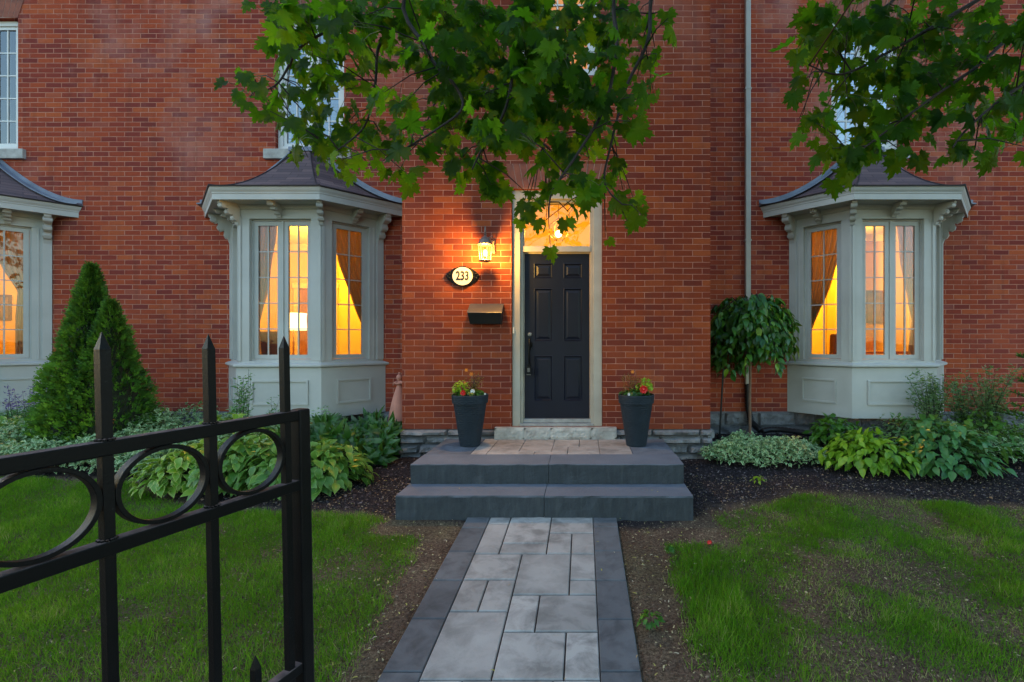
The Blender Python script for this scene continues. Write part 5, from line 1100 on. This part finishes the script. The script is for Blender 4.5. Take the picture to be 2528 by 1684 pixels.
# unseen crown mass added over and behind the camera, dimming the facade's right side
nb = 8000; g_ = nrm(rng.normal(0, 1, (nb, 3))) * (rng.random(nb) ** .45)[:, None] * np.array([3.8, 2.8, 2.8]) + np.array([4.4, -1.6, 6.2]); g_ = g_[g_[:, 1] < .2]
for q in g_: LP.append(tuple(q)); LT.append(tuple(rng.normal(0, 1, 3) + [0, 0, -.6])); LN.append(tuple(rng.normal(0, .5, 3) + [0, 0, 1])); LS.append(random.uniform(.12, .19)); LR.append(random.random() * .6)
# the crown goes on above the frame
for _ in range(220):
    Y = random.uniform(.3, 3.2); X = random.triangular(-2.0, 5.2, 2.2); Z = max(CZ + .78 * Y + .35, 3.1) + random.uniform(0, 1.6)
    leaves_at(Vector((X, Y, Z)), .26, 10)
brm.build('branch', TWIG, maple); pet.build('petiole', simple('petiole', (.10, .12, .03), None, .6, 20), maple)
LP = np.array(LP); LT = np.array(LT); LN = np.array(LN); LS = np.array(LS)
LR = np.array(LR); pick = rng.integers(0, 4, len(LS))
for q, (fold, curl, skew) in enumerate(((0, 0, 0), (.42, .12, .10), (-.30, -.22, -.12), (.22, -.35, .2))):
    k = pick == q; tv = MT[0].copy(); tv[:, 2] += fold * np.abs(tv[:, 0]) + curl * np.maximum(tv[:, 1] - .25, 0) ** 2 + skew * tv[:, 0] * tv[:, 1]; tv[:, 0] *= 1 - .25 * abs(fold)
    scatter('crown', tv, MT[1], LP[k], frames(LT[k], LN[k], LS[k], LS[k] * rng.uniform(.8, 1.15, k.sum())), LR[k], MAPLE, maple, MT[2])

# ---------------------------------------------------------------- lawn, mulch, litter
def grass_density(x, y):
    if PATH[0] - .03 < x < PATH[3] + .03 and y < 4.32: return 0
    if SX0 - .05 < x < SX1 + .05 and y > 4.25: return 0
    d_ = (PATH[0] - x) if x < -.4 else (x - PATH[3]); nn = noise.noise(Vector((x * 1.6, y * 1.6, 1))) + .55 * noise.noise(Vector((x * 4.5, y * 4.5, 4))) + .45 * noise.noise(Vector((x * 13, y * 13, 4)))
    if x < -.4: bare = .10 + .10 * max(0, y - 2.4) + (.38 if y > 4.0 else 0); g = 1.05 + .7 * nn - (max(0, 2.75 - y) * 1.0 if x < -2.0 else 0)
    else: bare = .22 + .07 * max(0, y - 2.4) + (.45 if y > 3.9 else 0); g = .62 + 1.15 * nn - max(0, 2.9 - y) * .55 - .05 * max(0, x - 2)
    if 0.45 < x < 1.05 and 2.5 < y < 3.7: g += .5
    g = max(g, .34 + .15 * nn)
    g *= min(1, max(0, (d_ - bare + .10 * nn) / .14)); e = bed_edge(x) - y
    g *= min(1, max(0, (e + .06 * nn) / .10))
    if x < -.4 and y > 4.35 and x > -2.2: g *= .25
    return g
n0 = 620000; X = rng.uniform(-7.2, 4.9, n0); Y = 1.9 + 3.6 * rng.random(n0) ** .8
keep = ((X * F / Y + PX > -60) & (X * F / Y + PX < 2590)); X = X[keep]; Y = Y[keep]
gd = np.array([grass_density(a, b) for a, b in zip(X, Y)]); keep = rng.random(len(X)) < gd * .95; X, Y, gd = X[keep], Y[keep], gd[keep]; n = len(X); print('blades', n)
Z = np.array([gz(a, b) for a, b in zip(X, Y)]) - .006
ln = np.array([noise.noise(Vector((a * 2.2, b * 2.2, 8))) for a, b in zip(X, Y)])
ln2 = np.array([noise.noise(Vector((a * 7, b * 7, 3))) for a, b in zip(X, Y)])
hh = (.026 + .012 * ln2 + .022 * np.clip(gd, 0, 1.3) + .022 * ln) * rng.uniform(.55, 1.35, n); tuft = ((X > .5) & (X < 1.0) & (Y > 2.5) & (Y < 3.6)); hh[tuft] *= 1.5
blade = (np.array([(-.04, 0, 0), (.04, 0, 0), (.034, .45, .06), (-.034, .45, .06), (0, 1, .34)]), [(0, 1, 2, 3), (3, 2, 4)], [0] * 5)
tipd = np.stack([rng.normal(.0, .42, n), rng.normal(0, .42, n), np.ones(n)], 1); nor = rng.normal(0, 1, (n, 3)); nor[:, 2] *= .2
gr = np.clip(.40 + .34 * ln + .22 * ln2 + rng.normal(0, .20, n) + 1.5 * np.clip(.62 - gd, 0, .45) * rng.random(n), 0, 1)
o = scatter('lawn_grass', blade[0], blade[1], np.stack([X, Y, Z], 1), frames(tipd, nor, hh, .034 * rng.uniform(.8, 1.4, n)), gr, GRASS, None, None); tag(o, 'patchy green grass growing on both sides of the path', 'grass', kind='stuff')
# mulch chips
n0 = 42000; X = rng.uniform(-6, 6.2, n0); Y = rng.uniform(4.2, 7.1, n0); md = np.array([mulchness(a, b) for a, b in zip(X, Y)]); ins = ((X > SX0 - .02) & (X < SX1 + .02) & (Y < 6.2)) | ((X > EX0) & (X < EX1) & (Y > 5.85))
keep = (rng.random(n0) < md * .8) & ~ins; X, Y = X[keep], Y[keep]; n = len(X); Z = np.array([gz(a, b) for a, b in zip(X, Y)]) + rng.uniform(0, .012, n)
chip = (np.array([(-.5, -.5, 0), (.5, -.42, 0), (.38, .5, 0), (-.45, .36, 0), (-.1, -.1, .22), (.2, .1, .25)]), [(0, 1, 4), (1, 5, 4), (1, 2, 5), (2, 3, 5), (3, 4, 5), (3, 0, 4)], [0] * 6)
sc = rng.uniform(.010, .034, n); tipd = rng.normal(0, 1, (n, 3)); tipd[:, 2] *= .45; nor = rng.normal(0, .45, (n, 3)); nor[:, 2] = 1
o = scatter('mulch_chips', chip[0], chip[1], np.stack([X, Y, Z], 1), frames(tipd, nor, sc, sc * rng.uniform(.25, .8, n)), rng.random(n), CHIP, None, None); tag(o, 'dark bark mulch chips spread over the flower beds', 'mulch', kind='stuff')
# dry clippings and soil crumbs near the path, fallen bits everywhere
n0 = 48000; X = rng.uniform(-3.5, 4.5, n0); Y = rng.uniform(2.0, 5.3, n0); keep = ~((X > PATH[0] - .01) & (X < PATH[3] + .01) & (Y < 4.35)) & ~((X > SX0 - .02) & (X < SX1 + .02) & (Y > 4.28)); X, Y = X[keep], Y[keep]; n = len(X)
Z = np.array([gz(a, b) for a, b in zip(X, Y)]) + .002; sc = .004 + .020 * rng.random(n) ** 2.4; tipd = rng.normal(0, 1, (n, 3)); tipd[:, 2] *= .2; nor = rng.normal(0, .35, (n, 3)); nor[:, 2] = 1
CRUMB = rndmat('crumbs and dry clippings', [(0, (.045, .030, .022)), (.5, (.14, .095, .065)), (.8, (.27, .20, .13)), (1, (.45, .37, .20))])
o = scatter('soil_crumbs', chip[0], chip[1], np.stack([X, Y, Z], 1), frames(tipd, nor, sc, sc * rng.uniform(.12, .6, n)), rng.random(n), CRUMB, None, None); tag(o, 'brown crumbs and dry clippings on the bare soil', 'soil debris', kind='stuff')
P = []
for _ in range(520):
    x, y = random.uniform(-3.0, 3.6), random.uniform(2.2, 5.3)
    if random.random() < .5: x = random.choice((random.gauss(-1.25, .16), random.gauss(.50, .16))); y = random.uniform(2.2, 4.5)
    on = PATH[0] < x < PATH[3] and y < 4.3; st_ = SX0 < x < SX1 and y > 4.3
    if on and random.random() < .86: continue
    if st_:
        if y < 4.64 and random.random() < .3: z = .194
        elif 4.68 < y < 5 and random.random() < .2: z = .384
        else: continue
    else: z = (.07 * (y - 4.31) + .003) if on else gz(x, y) + (.012 if on else .018)
    P.append((x, y, z))
P = np.array(P); n = len(P); bit = (np.array([(-.12, 0, 0), (.12, 0, .05), (.20, .5, .16), (-.02, .52, .12), (.05, 1, .05)]), [(0, 1, 2, 3), (3, 2, 4)], [0] * 5)
tipd = rng.normal(0, 1, (n, 3)); tipd[:, 2] = 0; nor = np.tile([0, 0, 1.], (n, 1)); sc = rng.uniform(.010, .034, n)
o = scatter('fallen_bits', bit[0], bit[1], P, frames(tipd, nor, sc), rng.random(n), LITTER, None, None); tag(o, 'yellowish fallen seed wings and leaf bits on path, steps and soil', 'leaf litter', kind='stuff')
# small weeds and finds on the lawn
for px, py, H, n, m_, lb in ((1875, 1196, .10, 26, LIME, 'tiny bright green seedling alone in the dark mulch'), (1606, 1545, .09, 40, BUSH, 'small weed beside the right path border'), (1655, 1365, .05, 40, BUSH, 'low green weed near the steps on the right lawn edge')):
    x, y = G(px, py); dome('weed', x, y, H * .7, H, n, .045, QL, m_, lb, 'weed', stems=False)
x, y = G(1751, 1337); mb = MB(); mb.ball((x, y, gz(x, y) + .025), .017, 8, (1, 1, .8), .2)
for k in range(8): a = k * .785; mb.extr([(x, y, gz(x, y) + .025), (x + .02 * math.cos(a), y - .005, gz(x, y) + .03 + .018 * math.sin(a)), (x + .02 * math.cos(a + .5), y - .005, gz(x, y) + .03 + .018 * math.sin(a + .5))], (0, .003, 0))
tag(mb.build('fallen_flower', RED), 'single fallen red flower head on the right lawn', 'flower')
x, y = G(1647, 1352); mb = MB(); mb.smooth = True; mb.ball((x, y, gz(x, y) + .03), .018, 10, (1, 1, .8)); tag(mb.build('pebble', WHITEP), 'small round white pebble at the lawn edge right of the path', 'pebble')
